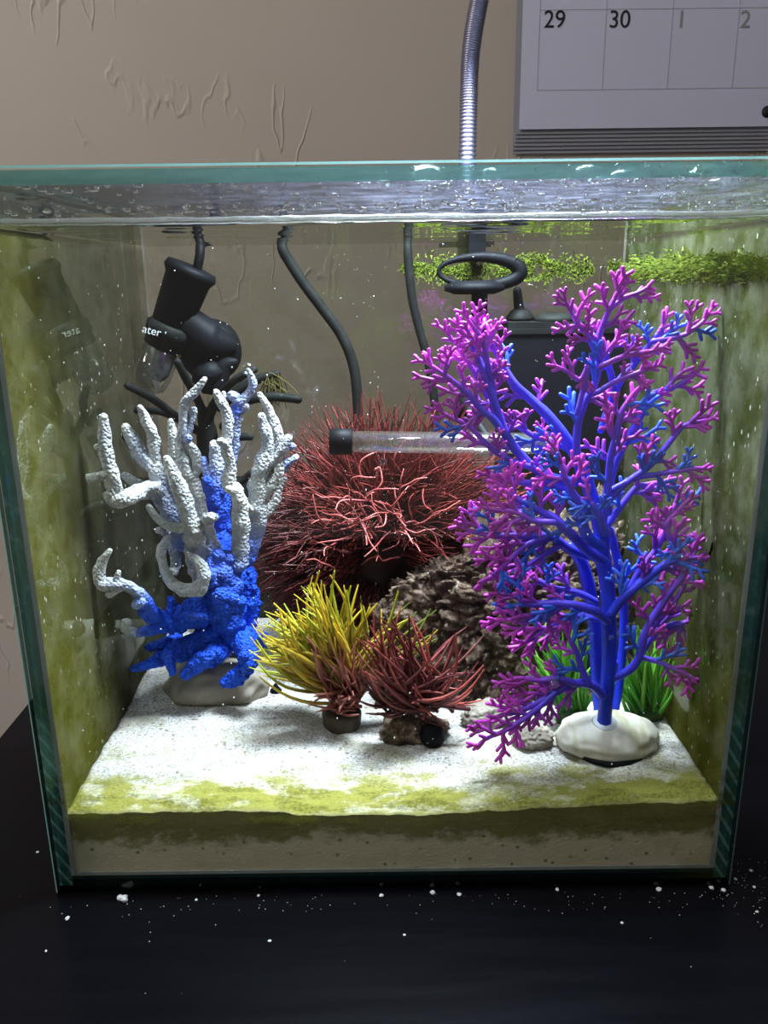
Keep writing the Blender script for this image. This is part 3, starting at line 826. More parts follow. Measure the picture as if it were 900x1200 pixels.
def stem(pts, w=(0, .3), spr=0, s0=.15, smin=15, smax=24, az=.12, levels=2, name='stem', depthdev=.35, end=True):
    """pts: (px,py,r px,Y)"""
    m = MB(); P, rr = [], []
    for (x, y, r, Y) in pts:
        p = at(x, y, Y); p.x = min(p.x, XI - .0045); P.append(p); rr.append(mm(p, r))
    n = len(P)
    m.tube(P, rr, 8, 5, [pcol(w[0] + (w[1] - w[0]) * i / (n - 1)) for i in range(n)], True, .1)
    so_ = m.build(name, M_PLANT, plant)
    SP, SR, _ = smooth_path(P, rr, None, 12)
    L = len(SP) - 1
    spr = max(2, round(spr * .72)) if spr else 0
    for k in range(spr):
        tt = s0 + (1 - s0) * (k + PR.uniform(.2, .8)) / spr
        i = min(L - 1, int(tt * L)); p = SP[i]; tg = (SP[i + 1] - SP[i]).normalized()
        sd = tg.cross(Vector((0, -1, 0))).normalized() * (1 if k % 2 else -1)
        d = tg * .75 + sd * PR.uniform(.5, 1.0) + Vector((0, PR.uniform(-1, 1) * depthdev, 0))
        sprig(p, d, mm(p, PR.uniform(smin, smax) * 1.28), w[0] + (w[1] - w[0]) * tt + .12 + .25 * tt, PR, PR.random() < az, levels=levels, par=so_)
    if end:
        tg = (SP[-1] - SP[-3]).normalized()
        sprig(SP[-1], tg, mm(SP[-1], smax * 1.1), min(1, w[1] + .3), PR, levels=levels, par=so_)
Y0 = .055
stem([(707,858,8.5,.048),(711,810,8.5,.048),(714,770,9,.05),(713,720,9,.05),(711,680,9,.052),(705,645,10,.055),(706,622,9,Y0)], (0, .05), 0, name='trunk', end=False)
stem([(703,848,6,.062),(699,790,7,.066),(697,730,8,.068),(690,690,8,.066),(682,660,7.5,.064),(668,640,6,.06)], (0, .1), 0, name='trunk', end=False)
stem([(718,846,5,.062),(726,800,5,.067),(731,740,5.5,.071),(730,690,5,.072),(722,650,5,.068),(714,620,5,.062)], (0, .1), 2, name='trunk', end=False)
stem([(706,625,9.5,Y0),(697,597,9,Y0),(688,565,8,Y0),(677,538,7.5,.056),(660,510,7,.056),(640,485,6.5,.058),(620,466,5.5,.06),(603,450,5,.06),(590,430,4,.062)], (0, .25), 5, .45, az=.25, levels=1, smin=12, smax=20)
stem([(677,565,6,.05),(650,560,5,.05),(625,548,5.5,.05),(607,530,6,.05),(592,508,5.5,.05),(582,480,5,.05),(571,450,4.5,.05),(560,420,4,.052),(551,402,3.2,.052)], (0, .55), 8, .35, smin=14, smax=22)
stem([(590,508,4.5,.046),(577,490,4.5,.046),(562,478,4,.046),(547,460,3.6,.045),(531,447,3.2,.045),(519,438,3,.045)], (.15, .8), 9, .25, smin=14, smax=22, az=0)
stem([(592,505,4,.052),(580,470,4,.052),(572,430,3.5,.05),(566,400,3,.05),(556,385,3,.05)], (.2, .85), 9, .25, smin=13, smax=20, az=0)
stem([(600,520,3.6,.056),(585,495,3.2,.056),(568,460,3,.056),(552,430,3,.056),(535,405,3,.056)], (.3, .9), 8, .25, smin=13, smax=20, az=0)
stem([(603,455,4,.06),(590,430,3.5,.06),(580,410,3,.06),(573,390,2.8,.06)], (.3, .75), 5, .2, smin=11, smax=17, az=.1)
stem([(625,548,4,.048),(600,540,3.5,.048),(575,525,3.2,.046),(550,500,3,.046),(530,490,2.8,.046)], (.3, .85), 8, .2, smin=14, smax=20, az=.2)
stem([(680,560,5,.048),(676,530,4.6,.048),(677,500,4.5,.048),(685,472,4.5,.048),(697,450,4.2,.048),(703,420,4,.048),(702,395,3.8,.048),(710,372,3.4,.048),(720,350,3,.048)], (.1, .75), 10, .2, smin=14, smax=24, az=.2)
stem([(703,425,3.8,.048),(692,400,3.5,.046),(682,385,3.2,.046),(672,370,3,.046)], (.45, .8), 5, .2, smin=12, smax=18, az=0)
stem([(676,485,3.4,.044),(690,430,3.2,.044),(680,445,3,.044),(668,438,3,.044)], (.4, .9), 3, .4, smin=13, smax=18, az=0)
stem([(715,362,3.2,.05),(730,350,3,.05),(742,345,2.8,.05)], (.7, .9), 3, .2, smin=12, smax=16, az=0)
stem([(704,505,4,.062),(714,478,5.5,.062),(726,447,5,.062),(745,425,4,.062),(760,405,3.5,.06),(770,392,3,.06)], (0, .4), 5, .55, smin=12, smax=20, az=.15)
stem([(716,478,4.5,.06),(718,450,4.5,.06),(712,425,4,.06),(708,405,3.5,.06)], (0, .4), 4, .5, smin=12, smax=18, az=.2)
stem([(765,400,3.6,.058),(785,397,3.4,.058),(803,392,3,.058),(815,384,2.8,.058)], (.45, .85), 5, .15, smin=13, smax=19, az=.1)
stem([(703,430,3.5,.044),(730,418,3.2,.044),(760,412,3,.044)], (.7, .95), 3, .3, smin=11, smax=16, az=0)
stem([(700,460,3.5,.044),(720,448,3.4,.044),(740,440,3.2,.044),(755,434,3,.044)], (.5, .8), 4, .3, smin=11, smax=16, az=0)
stem([(712,600,6,Y0),(714,570,5.5,Y0),(722,540,5,Y0),(738,510,4.5,Y0),(752,485,4.2,Y0),(764,462,3.6,Y0),(785,456,3,Y0),(800,448,2.8,Y0)], (.05, .6), 9, .2, smin=14, smax=22, az=.15)
stem([(706,610,5.5,.046),(712,575,5,.046),(715,540,4.5,.046),(722,510,4.2,.044),(728,485,3.8,.044),(735,472,3.2,.044)], (.1, .75), 8, .2, smin=16, smax=24, az=.1)
stem([(710,590,4.5,.05),(735,565,4.2,.05),(762,545,4,.05),(785,518,3.6,.05),(800,500,3,.05),(812,496,2.8,.05)], (.2, .7), 7, .25, smin=14, smax=22, az=.15)
stem([(715,575,4,.05),(745,560,3.8,.05),(770,556,3.4,.05),(795,552,3,.05),(808,550,2.8,.05)], (.2, .75), 6, .2, smin=13, smax=20, az=.25)
stem([(708,620,5,.06),(730,590,4.2,.06),(745,572,3.6,.06),(755,568,3,.06)], (.1, .6), 5, .2, smin=13, smax=20, az=.3)
stem([(716,720,6,.046),(724,708,6,.046),(740,692,5.5,.044),(762,674,5,.044),(784,659,4.5,.044),(795,656,4,.044)], (.05, .2), 9, .25, az=.75, smin=14, smax=22)
stem([(735,695,4,.06),(752,665,4,.06),(768,645,3.8,.06),(782,620,3.4,.06),(792,590,3,.06)], (.2, .85), 9, .2, smin=13, smax=21, az=.15)
stem([(795,656,3.6,.046),(790,640,3.4,.046),(780,618,3.2,.046),(793,600,3,.046)], (.4, .9), 6, .1, smin=13, smax=20, az=.1)
stem([(716,795,5,.048),(735,787,5.2,.047),(748,772,5,.046),(755,745,5,.046),(768,720,4.5,.046),(785,695,4,.046),(802,672,3.4,.046),(808,655,3,.046)], (.05, .75), 11, .3, smin=14, smax=22, az=.12)
stem([(748,772,4,.06),(765,745,4,.06),(787,733,4,.06),(802,732,3.6,.06),(808,738,3,.06)], (.2, .6), 6, .2, smin=14, smax=22, az=.1)
stem([(760,740,3.6,.056),(782,715,3.6,.056),(800,690,3.2,.056),(812,665,3,.056)], (.45, .95), 9, .1, smin=14, smax=21, az=0)
stem([(748,770,3.6,.048),(770,775,3.4,.045),(788,783,3.2,.043),(800,788,2.8,.042)], (.3, .8), 6, .2, smin=13, smax=19, az=.1)
stem([(706,815,5.5,.044),(694,803,5.5,.042),(672,801,5,.04),(650,812,4.6,.038),(630,823,4.2,.036),(611,832,4,.035),(596,836,3.4,.035)], (.1, .65), 11, .25, smin=15, smax=23, az=.15, depthdev=.2)
stem([(650,812,4,.036),(630,830,3.6,.034),(610,845,3.4,.032),(592,856,3,.031),(578,862,2.8,.031)], (.3, .9), 8, .15, smin=13, smax=19, az=0, depthdev=.15)
stem([(672,801,4.4,.038),(655,795,4.2,.036),(635,797,4,.036),(617,795,3.6,.036)], (.3, .8), 7, .1, smin=13, smax=20, az=.2, depthdev=.2)
stem([(690,800,4,.04),(682,785,4,.04),(676,765,3.6,.04),(668,750,3.2,.04)], (.2, .6), 5, .2, smin=13, smax=19, az=.5)
stem([(712,728,6,.046),(698,717,6,.044),(675,710,5.5,.042),(650,707,5,.042),(622,708,4.4,.042),(608,702,3.6,.042)], (.05, .55), 9, .3, smin=14, smax=22, az=.45)
stem([(660,708,4,.042),(640,722,3.8,.042),(618,728,3.6,.042),(602,727,3,.042)], (.3, .75), 6, .2, smin=13, smax=20, az=.1)
stem([(697,725,4.5,.06),(670,722,4.2,.06),(648,735,3.6,.06),(628,745,3.2,.06)], (.2, .7), 7, .2, smin=14, smax=21, az=.2)
stem([(698,705,4.5,.058),(675,694,4.5,.056),(650,690,4,.056),(630,680,3.4,.056)], (.1, .5), 7, .2, smin=13, smax=20, az=.5)
stem([(708,658,6.5,.05),(690,646,6.5,.048),(668,625,6,.046),(650,608,5.5,.046),(635,600,4.6,.046),(615,590,4,.044),(600,580,3.4,.044)], (.05, .6), 9, .3, smin=15, smax=23, az=.2)
stem([(688,652,5.5,.054),(665,642,5.5,.052),(648,630,5,.05),(625,628,4.6,.048),(600,628,4.2,.046),(577,628,3.6,.045),(562,625,3,.045)], (.05, .8), 11, .3, smin=15, smax=23, az=.1)
stem([(640,630,4,.046),(615,640,3.8,.044),(598,655,3.4,.043),(585,668,3,.043)], (.35, .9), 7, .1, smin=15, smax=22, az=.1)
stem([(655,640,4,.05),(630,655,3.6,.05),(612,668,3.4,.05),(600,680,3,.05)], (.35, .8), 6, .2, smin=14, smax=20, az=.2)
stem([(650,612,4,.04),(625,610,3.8,.04),(605,600,3.4,.04),(588,598,3,.04)], (.4, .9), 8, .1, smin=15, smax=22, az=.05)
stem([(683,590,5,.05),(660,572,4.6,.05),(640,565,4.2,.05),(615,566,3.8,.05),(597,560,3.2,.05)], (.1, .6), 7, .2, smin=13, smax=21, az=.35)
stem([(670,530,4,.066),(650,518,3.8,.066),(628,512,3.4,.066),(608,500,3,.066)], (.1, .55), 6, .15, smin=12, smax=19, az=.35)
stem([(690,600,5,.045),(672,580,4.8,.045),(662,560,4.2,.044),(658,545,3.6,.044)], (.2, .7), 7, .2, smin=14, smax=22, az=.15)
stem([(705,640,7,.043),(690,630,7.5,.042),(683,615,6.5,.042),(680,604,5,.042)], (.0, .12), 2, .5, smin=12, smax=16, az=.9, end=False)
stem([(706,625,5,.042),(702,605,5,.04),(694,590,4,.04)], (.05, .3), 4, .3, smin=12, smax=18, az=.8)

# ------------------------------------------------------------------ grassy clumps
def blade_mesh(base, direc, length, width, droop, c0, c1, rnd, c_mid=None, sides=4, n=4, curl=0.0):
    m = MB()
    d = Vector(direc).normalized(); p = Vector(base)
    sd = d.cross(Vector((rnd.uniform(-1, 1), rnd.uniform(-1, 1), .2))).normalized()
    P, rr, cc = [], [], []
    for i in range(n + 1):
        t = i / n
        q = p + d * length * t + Vector((0, 0, -droop * length * t * t)) + sd * curl * length * math.sin(t * 3.0) * .3
        P.append(q); rr.append(width * (1 - .72 * t ** 2.4)); cc.append(lerp3(c0, c1, t) if c_mid is None else (lerp3(c0, c_mid, t * 2) if t < .5 else lerp3(c_mid, c1, (t - .5) * 2)))
    m.tube(P, rr, sides, 2, cc, False)
    return m
def px_dir(x0, y0, Y0_, x1, y1, Y1_):
    a, b = at(x0, y0, Y0_), at(x1, y1, Y1_)
    return a, b - a

GR = random.Random(5)
# yellow clump
yb = at(402, 832, .082); yz = sand_h(yb.x, .082)
yel = thing('plastic_grass', 'yellow and orange grassy plastic plant in a brown pot on the sand', 'plant', (yb.x, .082, yz))
m = MB(); q = at(400, 818, .082); m.lathe([(-.003, .0085), (0, .0095), (.010, .0105), (.012, .009), (.0125, .0)], (q.x, .082, yz - .003), (0, 0, 1), 22); m.build('pot', M_POT, yel)
for k in range(210):
    bx, by = 403 + GR.uniform(-19, 19), 806 + GR.uniform(-16, 16)
    u = GR.random()
    if u < .40:   # left fan
        tx, ty = GR.uniform(288, 370), 0; ty = 748 - (tx - 302) * .8 + GR.uniform(-38, 45)
    elif u < .85:
        tx = GR.uniform(355, 450); ty = 652 + abs(tx - 380) * .6 + GR.uniform(0, 80)
    else:
        tx = GR.uniform(430, 520); ty = 700 + GR.uniform(-10, 60)
    Yt = .083 + GR.uniform(-.022, .018) if tx < 395 else GR.uniform(.080, .088)
    a, d = px_dir(bx, by, .082, tx, ty, Yt)
    yl = (.80, .62, .05) if GR.random() < .55 else (.58, .64, .06)
    if u > .75 and GR.random() < .4: yl = (.22, .30, .04)
    c0 = (.33, .07, .05) if GR.random() < .6 else (.42, .22, .06)
    blade_mesh(a, d + Vector((0, 0, d.length * .06)), d.length * 1.0, mm(a, GR.uniform(2.0, 3.0)), GR.uniform(.02, .16), c0, yl, GR, lerp3(c0, yl, .68), curl=GR.uniform(-.6, .6)).build('blade', M_GRASS, yel)
for k in range(75):   # pink low blades round its foot
    bx, by = 405 + GR.uniform(-20, 20), 815 + GR.uniform(-10, 18)
    tx, ty = GR.uniform(358, 422), GR.uniform(740, 838)
    a, d = px_dir(bx, by, .078, tx, ty, .072 + GR.uniform(-.012, .010))
    blade_mesh(a, d, d.length, mm(a, GR.uniform(1.6, 2.4)), .05, (.30, .05, .05), (.60, .26, .20), GR, curl=GR.uniform(-.4, .4)).build('blade', M_GRASS, yel)
# red clump in front
rb = at(497, 846, .068); rz = sand_h(rb.x, .068)
red = thing('plastic_grass', 'dark red grassy plastic plant with a round black weight before the yellow one', 'plant', (rb.x, .068, rz))
q = at(507, 849, .060); m = MB(); blob(m, (q.x, .061, rz + .0055), (.0062, .006, .0066), 3, .08, 2, seed=4); m.build('base_weight', M_RUBBER, red)
m = MB(); q = at(485, 835, .066); blob(m, (q.x, .070, rz + .004), (.017, .010, .008), 3, .3, 2.6, seed=6, col=(.10, .06, .05)); m.build('root_clump', M_LAVA, red)
for k in range(130):
    bx, by = 487 + GR.gauss(0, 17), 828 + GR.uniform(-12, 8)
    u = GR.random()
    if u < .5: tx = GR.uniform(415, 490); ty = 690 + abs(tx - 466) * .9 + GR.uniform(0, 85)
    elif u > .86: tx = GR.uniform(425, 560); ty = GR.uniform(800, 850)
    else: tx = GR.uniform(480, 568); ty = 735 + abs(tx - 530) * .45 + GR.uniform(-10, 75)
    a, d = px_dir(bx, by, .066, tx, ty, .061 + GR.uniform(-.017, .006) if tx < 470 else .066 + GR.uniform(-.022, .018))
    br = GR.random()
    c1 = lerp3((.12, .02, .025), (.74, .18, .15), br ** 1.6)
    blade_mesh(a, d, d.length, mm(a, GR.uniform(1.8, 2.8)), GR.uniform(-.03, .1), (.09, .02, .025), c1, GR, lerp3((.09, .02, .025), c1, .7), curl=GR.uniform(-.7, .7)).build('blade', M_GRASS, red)
# green tufts beside the tall plant
def green_tuft(lbl, px, py, Y, fan, n, seed):
    rnd = random.Random(seed)
    b = at(px, py, Y); z = sand_h(b.x, Y)
    o = thing('plastic_grass', lbl, 'plant', (b.x, Y, z))
    m = MB(); blob(m, (b.x, Y, z + .003), (.009, .006, .006), 2, .25, 2, seed=seed, col=(.02, .10, .015)); m.build('root_clump', M_GRASS, o)
    for k in range(n):
        a0 = rnd.random()
        (x0, y0), (x1, y1), (x2, y2) = fan
        t = rnd.random()
        tx = (1-t)**2*x0 + 2*t*(1-t)*x1 + t*t*x2; ty = (1-t)**2*y0 + 2*t*(1-t)*y1 + t*t*y2
        k2 = rnd.uniform(.55, 1.02)
        tx = px + (tx - px) * k2; ty = py + (ty - py) * k2
        bx, by = px + rnd.uniform(-14, 14), py - rnd.uniform(0, 8)
        a, d = px_dir(bx, by, Y, tx, ty, Y + rnd.uniform(-.012, .010))
        c1 = lerp3((.10, .52, .04), (.46, .85, .14), rnd.random())
        blade_mesh(a, d + Vector((0, 0, d.length * .1)), d.length, mm(a, rnd.uniform(2.0, 3.2)), .10, (.03, .26, .02), c1, rnd, curl=rnd.uniform(-.3, .3)).inside().build('blade', M_GRASS, o)
green_tuft('bright green grass tuft nearest the right tank wall behind the pale stone', 757, 850, .0785, ((708, 790), (738, 655), (824, 768)), 85, 3)
green_tuft('green grass tuft between the lava rock and the purple plant stem', 672, 838, .078, ((606, 762), (645, 660), (716, 768)), 80, 4)

# ------------------------------------------------------------------ lava rock
def rough_rock(mb, c, r, seed, sub=5, flat=None, fit=None):
    v, f = ICO[sub]; out = []
    for q in v:
        s = Vector((seed, seed * 1.7, -seed))
        big = .22 * noise.noise(q * 1.6 + s) + .16 * noise.noise(q * 3.7 + s) - .12
        fine = .17 * abs(noise.noise(q * 6.0 + s)) + .13 * abs(noise.noise(q * 13 + s)) + .09 * abs(noise.noise(q * 26 + s)) + .05 * noise.noise(q * 48 + s)
        k = 1 + big + (0 if fit else fine)
        p = Vector((q.x * r[0] * k, q.y * r[1] * k, q.z * r[2] * k))
        if flat is not None and p.z < flat: p.z = flat
        p = Vector(c) + p
        if fit:                                   # crumbly relief goes on after the outline is fitted
            p = fit(p)
            p += Vector((q.x, q.y * 1.0, q.z)) * fine * .052
            p.z = max(p.z, .0345)
        out.append(p)
    mb.add(out, f)
def soft(v, lo, hi):
    c, h = (lo + hi) / 2, (hi - lo) / 2
    return c + h * math.tanh((v - c) / h)
def fit_rock(p):      # stays off the right glass, in front of the bush and behind the grass tufts
    x = p.x if p.x < .100 else .100 + .030 * math.tanh((p.x - .100) / .030)
    return Vector((x, soft(p.y, .0985 + .020 * max(0, min(1, (p.z - .045) / .08)), .134), max(p.z, .0345)))
def fit_knob(p):
    x = p.x if p.x < .110 else .110 + .020 * math.tanh((p.x - .110) / .020)
    return Vector((x, min(p.y, .20), max(p.z, .0345)))
ICO[6] = ico(6)
LR = at(602, 730, .128)
lz = sand_h(LR.x, .135)
rock = thing('lava_rock', 'big rough brown porous lava rock behind the purple plant', 'rock', (LR.x, .135, lz))
m = MB(); rough_rock(m, (LR.x, .1155, (LR.z + lz) / 2 + .011), (.080, .030, .066), 2.3, 6, -.045, fit_rock)
ROCK_BVH = [BVHTree.FromPolygons(m.v, m.f)]
m.build('boulder', M_LAVA, rock)
m = MB(); q = at(712, 700, .155); rough_rock(m, (q.x, .160, lz + .045), (.030, .034, .052), 5.1, 5, -.045, fit_knob); ROCK_BVH.append(BVHTree.FromPolygons(m.v, m.f)); m.build('side_knob', M_LAVA, rock)
for (px, py, Y, r, lb) in ((624, 862, .0555, .0075, 'small grey stone on the sand left of the pale plant stone'), (570, 822, .0815, .0095, 'dark rough stone at the front foot of the lava rock')):
    q = at(px, py, Y); z = sand_h(q.x, Y); m = MB(); rough_rock(m, (q.x, Y, z + r * .35), (r * 1.35, r, r * .85), px, 4)
    tag(m.build('stone', M_STONE2 if r < .01 else M_LAVA, None, origin=(q.x, Y, z)), lb, 'stone')

# ------------------------------------------------------------------ big red bush
bb = at(445, 720, .164)
bush = thing('red_bush', 'large dense dark red bush of soft strands behind the grass clumps', 'plant', (bb.x, .164, sand_h(bb.x, .164)))
BR = random.Random(11)
bc0 = at(450, 648, .164)
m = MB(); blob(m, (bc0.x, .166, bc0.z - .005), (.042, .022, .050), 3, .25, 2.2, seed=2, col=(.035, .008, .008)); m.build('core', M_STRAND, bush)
m = MB(); q0 = sand_h(bb.x, .15); m.lathe([(-.002, .008), (.03, .007), (.06, .010)], (bc0.x, .166, q0), (0, 0, 1), 16, (.03, .008, .008)); m.build('stalk', M_STRAND, bush)
HOLD = at(575, 520, .098)
def blocked(P, r=.0008):
    for p in P:
        if p.z < sand_h(p.x, p.y) + .0015: return True
        if p.y > .095 and (Vector((p.x, 0, p.z)) - Vector((HOLD.x, 0, HOLD.z))).length < .0045: return True
        for bv in ROCK_BVH:
            if bv.find_nearest(p, r)[0] is not None: return True
            loc, nr, _, dist = bv.ray_cast(p, Vector((0, 0, 1)))     # inside when the first face above faces up
            if loc is not None and nr.z > 0: return True
        for bv in CORAL_BVH:
            loc, nr, _, dist = bv.find_nearest(p, .01)
            if loc is not None and (dist < .0012 or (dist < .004 and (p - loc).dot(nr) < 0)): return True
    return False
def bush_strand(m, front=False):
    while True:
        th = BR.uniform(-.85, math.pi + .85) if BR.random() < .8 else BR.uniform(-math.pi + .75, -.75); ph = BR.uniform(-1.25, .95)
        d = Vector((math.cos(th) * math.cos(ph), math.sin(ph), math.sin(th) * math.cos(ph)))
        if front and d.y > -.2: continue
        break
    start = bc0 + Vector((d.x * .036, d.y * .014 + .0, d.z * .039 - .004))
    ln = BR.uniform(.026, .053) * (1.12 if d.x > .3 else 1) * (1 + .15 * max(0, d.z))
    if d.y > .15: ln *= .7
    if d.z < -.1: ln *= .8
    end = start + Vector((d.x, d.y * .62, d.z)) * ln * 1.05
    if end.y > .203: return False
    v = BR.random()
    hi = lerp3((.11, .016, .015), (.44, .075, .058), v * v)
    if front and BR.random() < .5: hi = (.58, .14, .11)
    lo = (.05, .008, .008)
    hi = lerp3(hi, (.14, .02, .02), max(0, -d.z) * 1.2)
    sd = Vector((BR.gauss(0, 1), BR.gauss(0, .6), BR.gauss(0, 1))) * ln * .085
    mid = start.lerp(end, .5) + sd + Vector((0, 0, .003))
    e2 = end + Vector((0, 0, -.004 * abs(d.x))) + sd * BR.uniform(-1, .6)
    r = BR.uniform(.00032, .00062)
    if blocked(smooth_path([start, mid, e2], r, None, 5)[0]): return False
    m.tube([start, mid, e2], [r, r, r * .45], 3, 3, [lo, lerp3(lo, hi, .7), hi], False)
    return True
m = MB()
cnt = 0
while cnt < 6500:
    cnt += bush_strand(m)
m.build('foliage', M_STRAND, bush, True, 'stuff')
for k in range(70):
    while True:
        m = MB()
        if bush_strand(m, True): break
    m.build('strand', M_STRAND, bush)
# curled paler tendrils on its front
for k in range(64):
    a = at(BR.gauss(442, 30), BR.gauss(612, 24), BR.uniform(.120, .130))
    m = MB(); d = Vector((BR.uniform(-1, 1), BR.uniform(-.5, .1), BR.uniform(-.2, 1))).normalized(); P = [a]
    for i in range(4):
        d = (d + Vector((BR.gauss(0, .45), BR.gauss(0, .2), BR.gauss(0, .45)))).normalized(); P.append(P[-1] + d * BR.uniform(.004, .006))
    if blocked(smooth_path(P, 1, None, 4)[0]): continue
    m.tube(P, [.0005, .00055, .0005, .00045, .0003], 5, 3, [(.14, .03, .03), (.32, .06, .055), (.48, .10, .09), (.52, .12, .10), (.52, .14, .12)]); m.build('tendril', M_STRAND, bush)
# dark twig tips on top
for (x, y) in ((438, 478), (443, 470), (463, 476), (474, 482), (452, 488)):
    m = MB(); m.tube([at(455, 530, .16), at((x + 455) / 2, (y + 530) / 2, .16), at(x, y, .16)], [.0009, .0008, .0004], 5, 3, [(.03, .01, .01)] * 3); m.build('twig', M_STRAND, bush)

# ------------------------------------------------------------------ heater, black branch ornament, tube, cables, filter
def over_rim(x): return [Vector(q) for q in ((x, .2185, .290), (x, .2184, .3002), (x, .2130, .3036), (x, .2066, .3006), (x, .2062, .294), (x, .2050, .288))]
HYY = .168
top, bot = at(224, 316, HYY), at(172, 458, HYY)
ax = (bot - top); L = ax.length; ax.normalize(); u = L / 151.0
heater = thing('aquarium_heater', 'tilted black heater with a clear glass end hanging at the back', 'heater', top)
m = MB(); m.lathe([(-4*u, 20*u), (-3*u, 28*u), (4*u, 30.5*u), (8*u, 28*u), (12*u, 26*u), (68*u, 22.5*u), (70*u, 20*u)], top, ax, 32); m.build('upper_body', M_BLACK, heater)
m = MB(); m.lathe([(66*u, 23*u), (70*u, 27*u), (82*u, 26*u), (84*u, 23.5*u), (94*u, 23*u), (96*u, 21*u)], top, ax, 32); hcol = m.build('collar', M_BLACK_DUSTY, heater)
m = MB(); m.lathe([(94*u, 22*u), (132*u, 22*u), (144*u, 19*u), (150*u, 12*u), (152*u, 3*u)], top, ax, 32); m.build('glass_end', M_HGLASS, heater)
m = MB(); m.lathe([(96*u, 13*u), (128*u, 12*u), (136*u, 8*u)], top + Vector((.003, 0, 0)), ax, 24); m.build('heating_core', M_CORE, heater)
q = at(166, 389, HYY - .0135); text('ater', q, mm(q, 13.5), M_PRINT, hcol, 'printed_text', (math.pi / 2 - .25, math.radians(15), 0))
# its sucker and arm
a = at(247, 412, HYY + .014); m = MB(); n_ = Vector((-.35, 1, .25)).normalized()
m.lathe([(-.010, .004), (-.0095, .014), (-.004, .0175), (.004, .0185), (.0075, .0165)], a, n_, 28); m.build('sucker', M_RUBBER, heater)
m = MB(); hl = YI1 - .0001 - a.y; m.lathe([(0, .004), (hl - .004, .004), (hl - .0035, .009), (hl, .013)], a, (0, 1, 0), 22); m.build('suction_cup', M_RUBBER, heater)
m = MB(); m.tube([at(205, 372, HYY), at(225, 385, HYY + .004), at(245, 400, HYY + .006), at(268, 405, HYY + .008)], [mm(a, r) for r in (20, 22, 24, 12)], 14, 4); m.build('bracket', M_BLACK, heater)
m = MB(); m.tube([at(245, 440, HYY + .004), at(252, 452, HYY + .004), at(262, 430, HYY + .004), at(275, 424, HYY + .004)], [mm(a, r) for r in (22, 14, 10, 5)], 12, 4); m.build('bracket_foot', M_BLACK, heater)
m = MB(); m.tube([at(230, 322, HYY), at(234, 300, HYY), at(236, 286, HYY + .006), Vector((at(236, 282, HYY).x, .198, .283))] + list(reversed(over_rim(at(236, 282, HYY).x))), [mm(top, 5.5)] * 3 + [.0019] * 7, 10, 5); m.build('cable', M_RUBBER, heater)
BO = .186
bo = at(245, 720, BO)
orn = thing('branch_ornament', 'black leafless branching ornament behind the white coral', 'ornament', (bo.x, BO, sand_h(bo.x, BO)))
def obr(pts, name='branch'):
    m = MB(); P = [at(x, y, Y) for x, y, r, Y in pts]; m.tube(P, [mm(p, q[2]) for p, q in zip(P, pts)], 10, 5, None, True, .25); m.build(name, M_BLACK_DUSTY, orn)
zz = sand_h(bo.x, BO) - .002
m = MB(); m.tube([(bo.x, BO, zz), (bo.x, BO, zz + .03), at(246, 610, BO), at(243, 550, BO), at(243, 510, .184), at(241, 484, .182)], [.007, .006, .0065, .0065, .0062, .0045], 12, 5, None, True, .2); m.build('trunk', M_BLACK_DUSTY, orn)
obr([(241,490,6,.183),(230,466,5,.168),(217,442,4.8,.154),(208,424,4.5,.148)])
obr([(243,494,6,.182),(253,470,5.5,.166),(270,450,5,.153),(288,438,5,.15),(299,433,4,.15)])
obr([(258,478,6,.184),(278,458,6,.184),(300,445,5.5,.185),(325,438,4.5,.186)])
obr([(262,500,6,.18),(285,472,6,.18),(315,465,5.5,.18),(350,468,5,.18)])
obr([(232,505,5,.184),(205,487,5,.172),(180,468,5,.155),(149,452,4.5,.139)])
obr([(215,495,4,.184),(190,483,4.5,.172),(160,481,4,.152)])
obr([(225,560,5,.184),(190,550,5,.170),(165,535,5.5,.150),(147,511,5,.132)])
obr([(248,530,5,.18),(270,514,4.5,.178),(294,512,4,.177)])
obr([(250,570,6,.182),(280,565,5,.182),(295,555,5,.18)])
obr([(240,600,6,.182),(215,590,5,.18),(196,600,5,.178)])
for k in range(1):
    m = MB(); rr = random.Random(2)
    for i in range(70):
        a = at(318 + rr.gauss(0, 6), 445 + rr.gauss(0, 6), .184); b = a + Vector((rr.gauss(.002, .004), rr.gauss(0, .002), -rr.uniform(.004, .016)))
        m.tube([a, a.lerp(b, .5) + Vector((rr.gauss(0, .001), 0, 0)), b], [.0004, .0004, .0002], 3, 2, [(.10, .085, .02)] * 3, False)
    m.build('hair_algae', M_ALGAE, orn, True, 'stuff')

TY = .098
ta, tb_ = at(400, 517.5, TY), at(652, 520, TY)
tube = thing('glass_tube', 'horizontal clear glass tube with a black cap before the red bush', 'tube', ta)
ax = (tb_ - ta); L = ax.length; r = mm(ta, 12.5)
m = MB(); m.lathe([(.004, r), (L - .004, r), (L - .001, r * .7), (L, r * .1)], ta, ax, 28); m.build('tube_wall', M_TUBE, tube)
m = MB(); m.lathe([(.004, r * .82), (L - .004, r * .82), (L - .002, r * .5)], ta, ax, 28); m.build('tube_bore', M_TUBE, tube)
m = MB(); m.lathe([(-.0058, r * 1.16), (-.0056, r * 1.24), (.0052, r * 1.24), (.0055, r * 1.15)], ta, ax, 28); m.build('end_cap', M_RUBBER, tube)
hl = YI1 - .0001 - HOLD.y; m = MB(); m.lathe([(r * .8, r * .5), (hl - .003, r * .5), (hl - .0025, .008), (hl, .009)], HOLD, (0, 1, 0), 18); m.build('holder', M_RUBBER, tube)

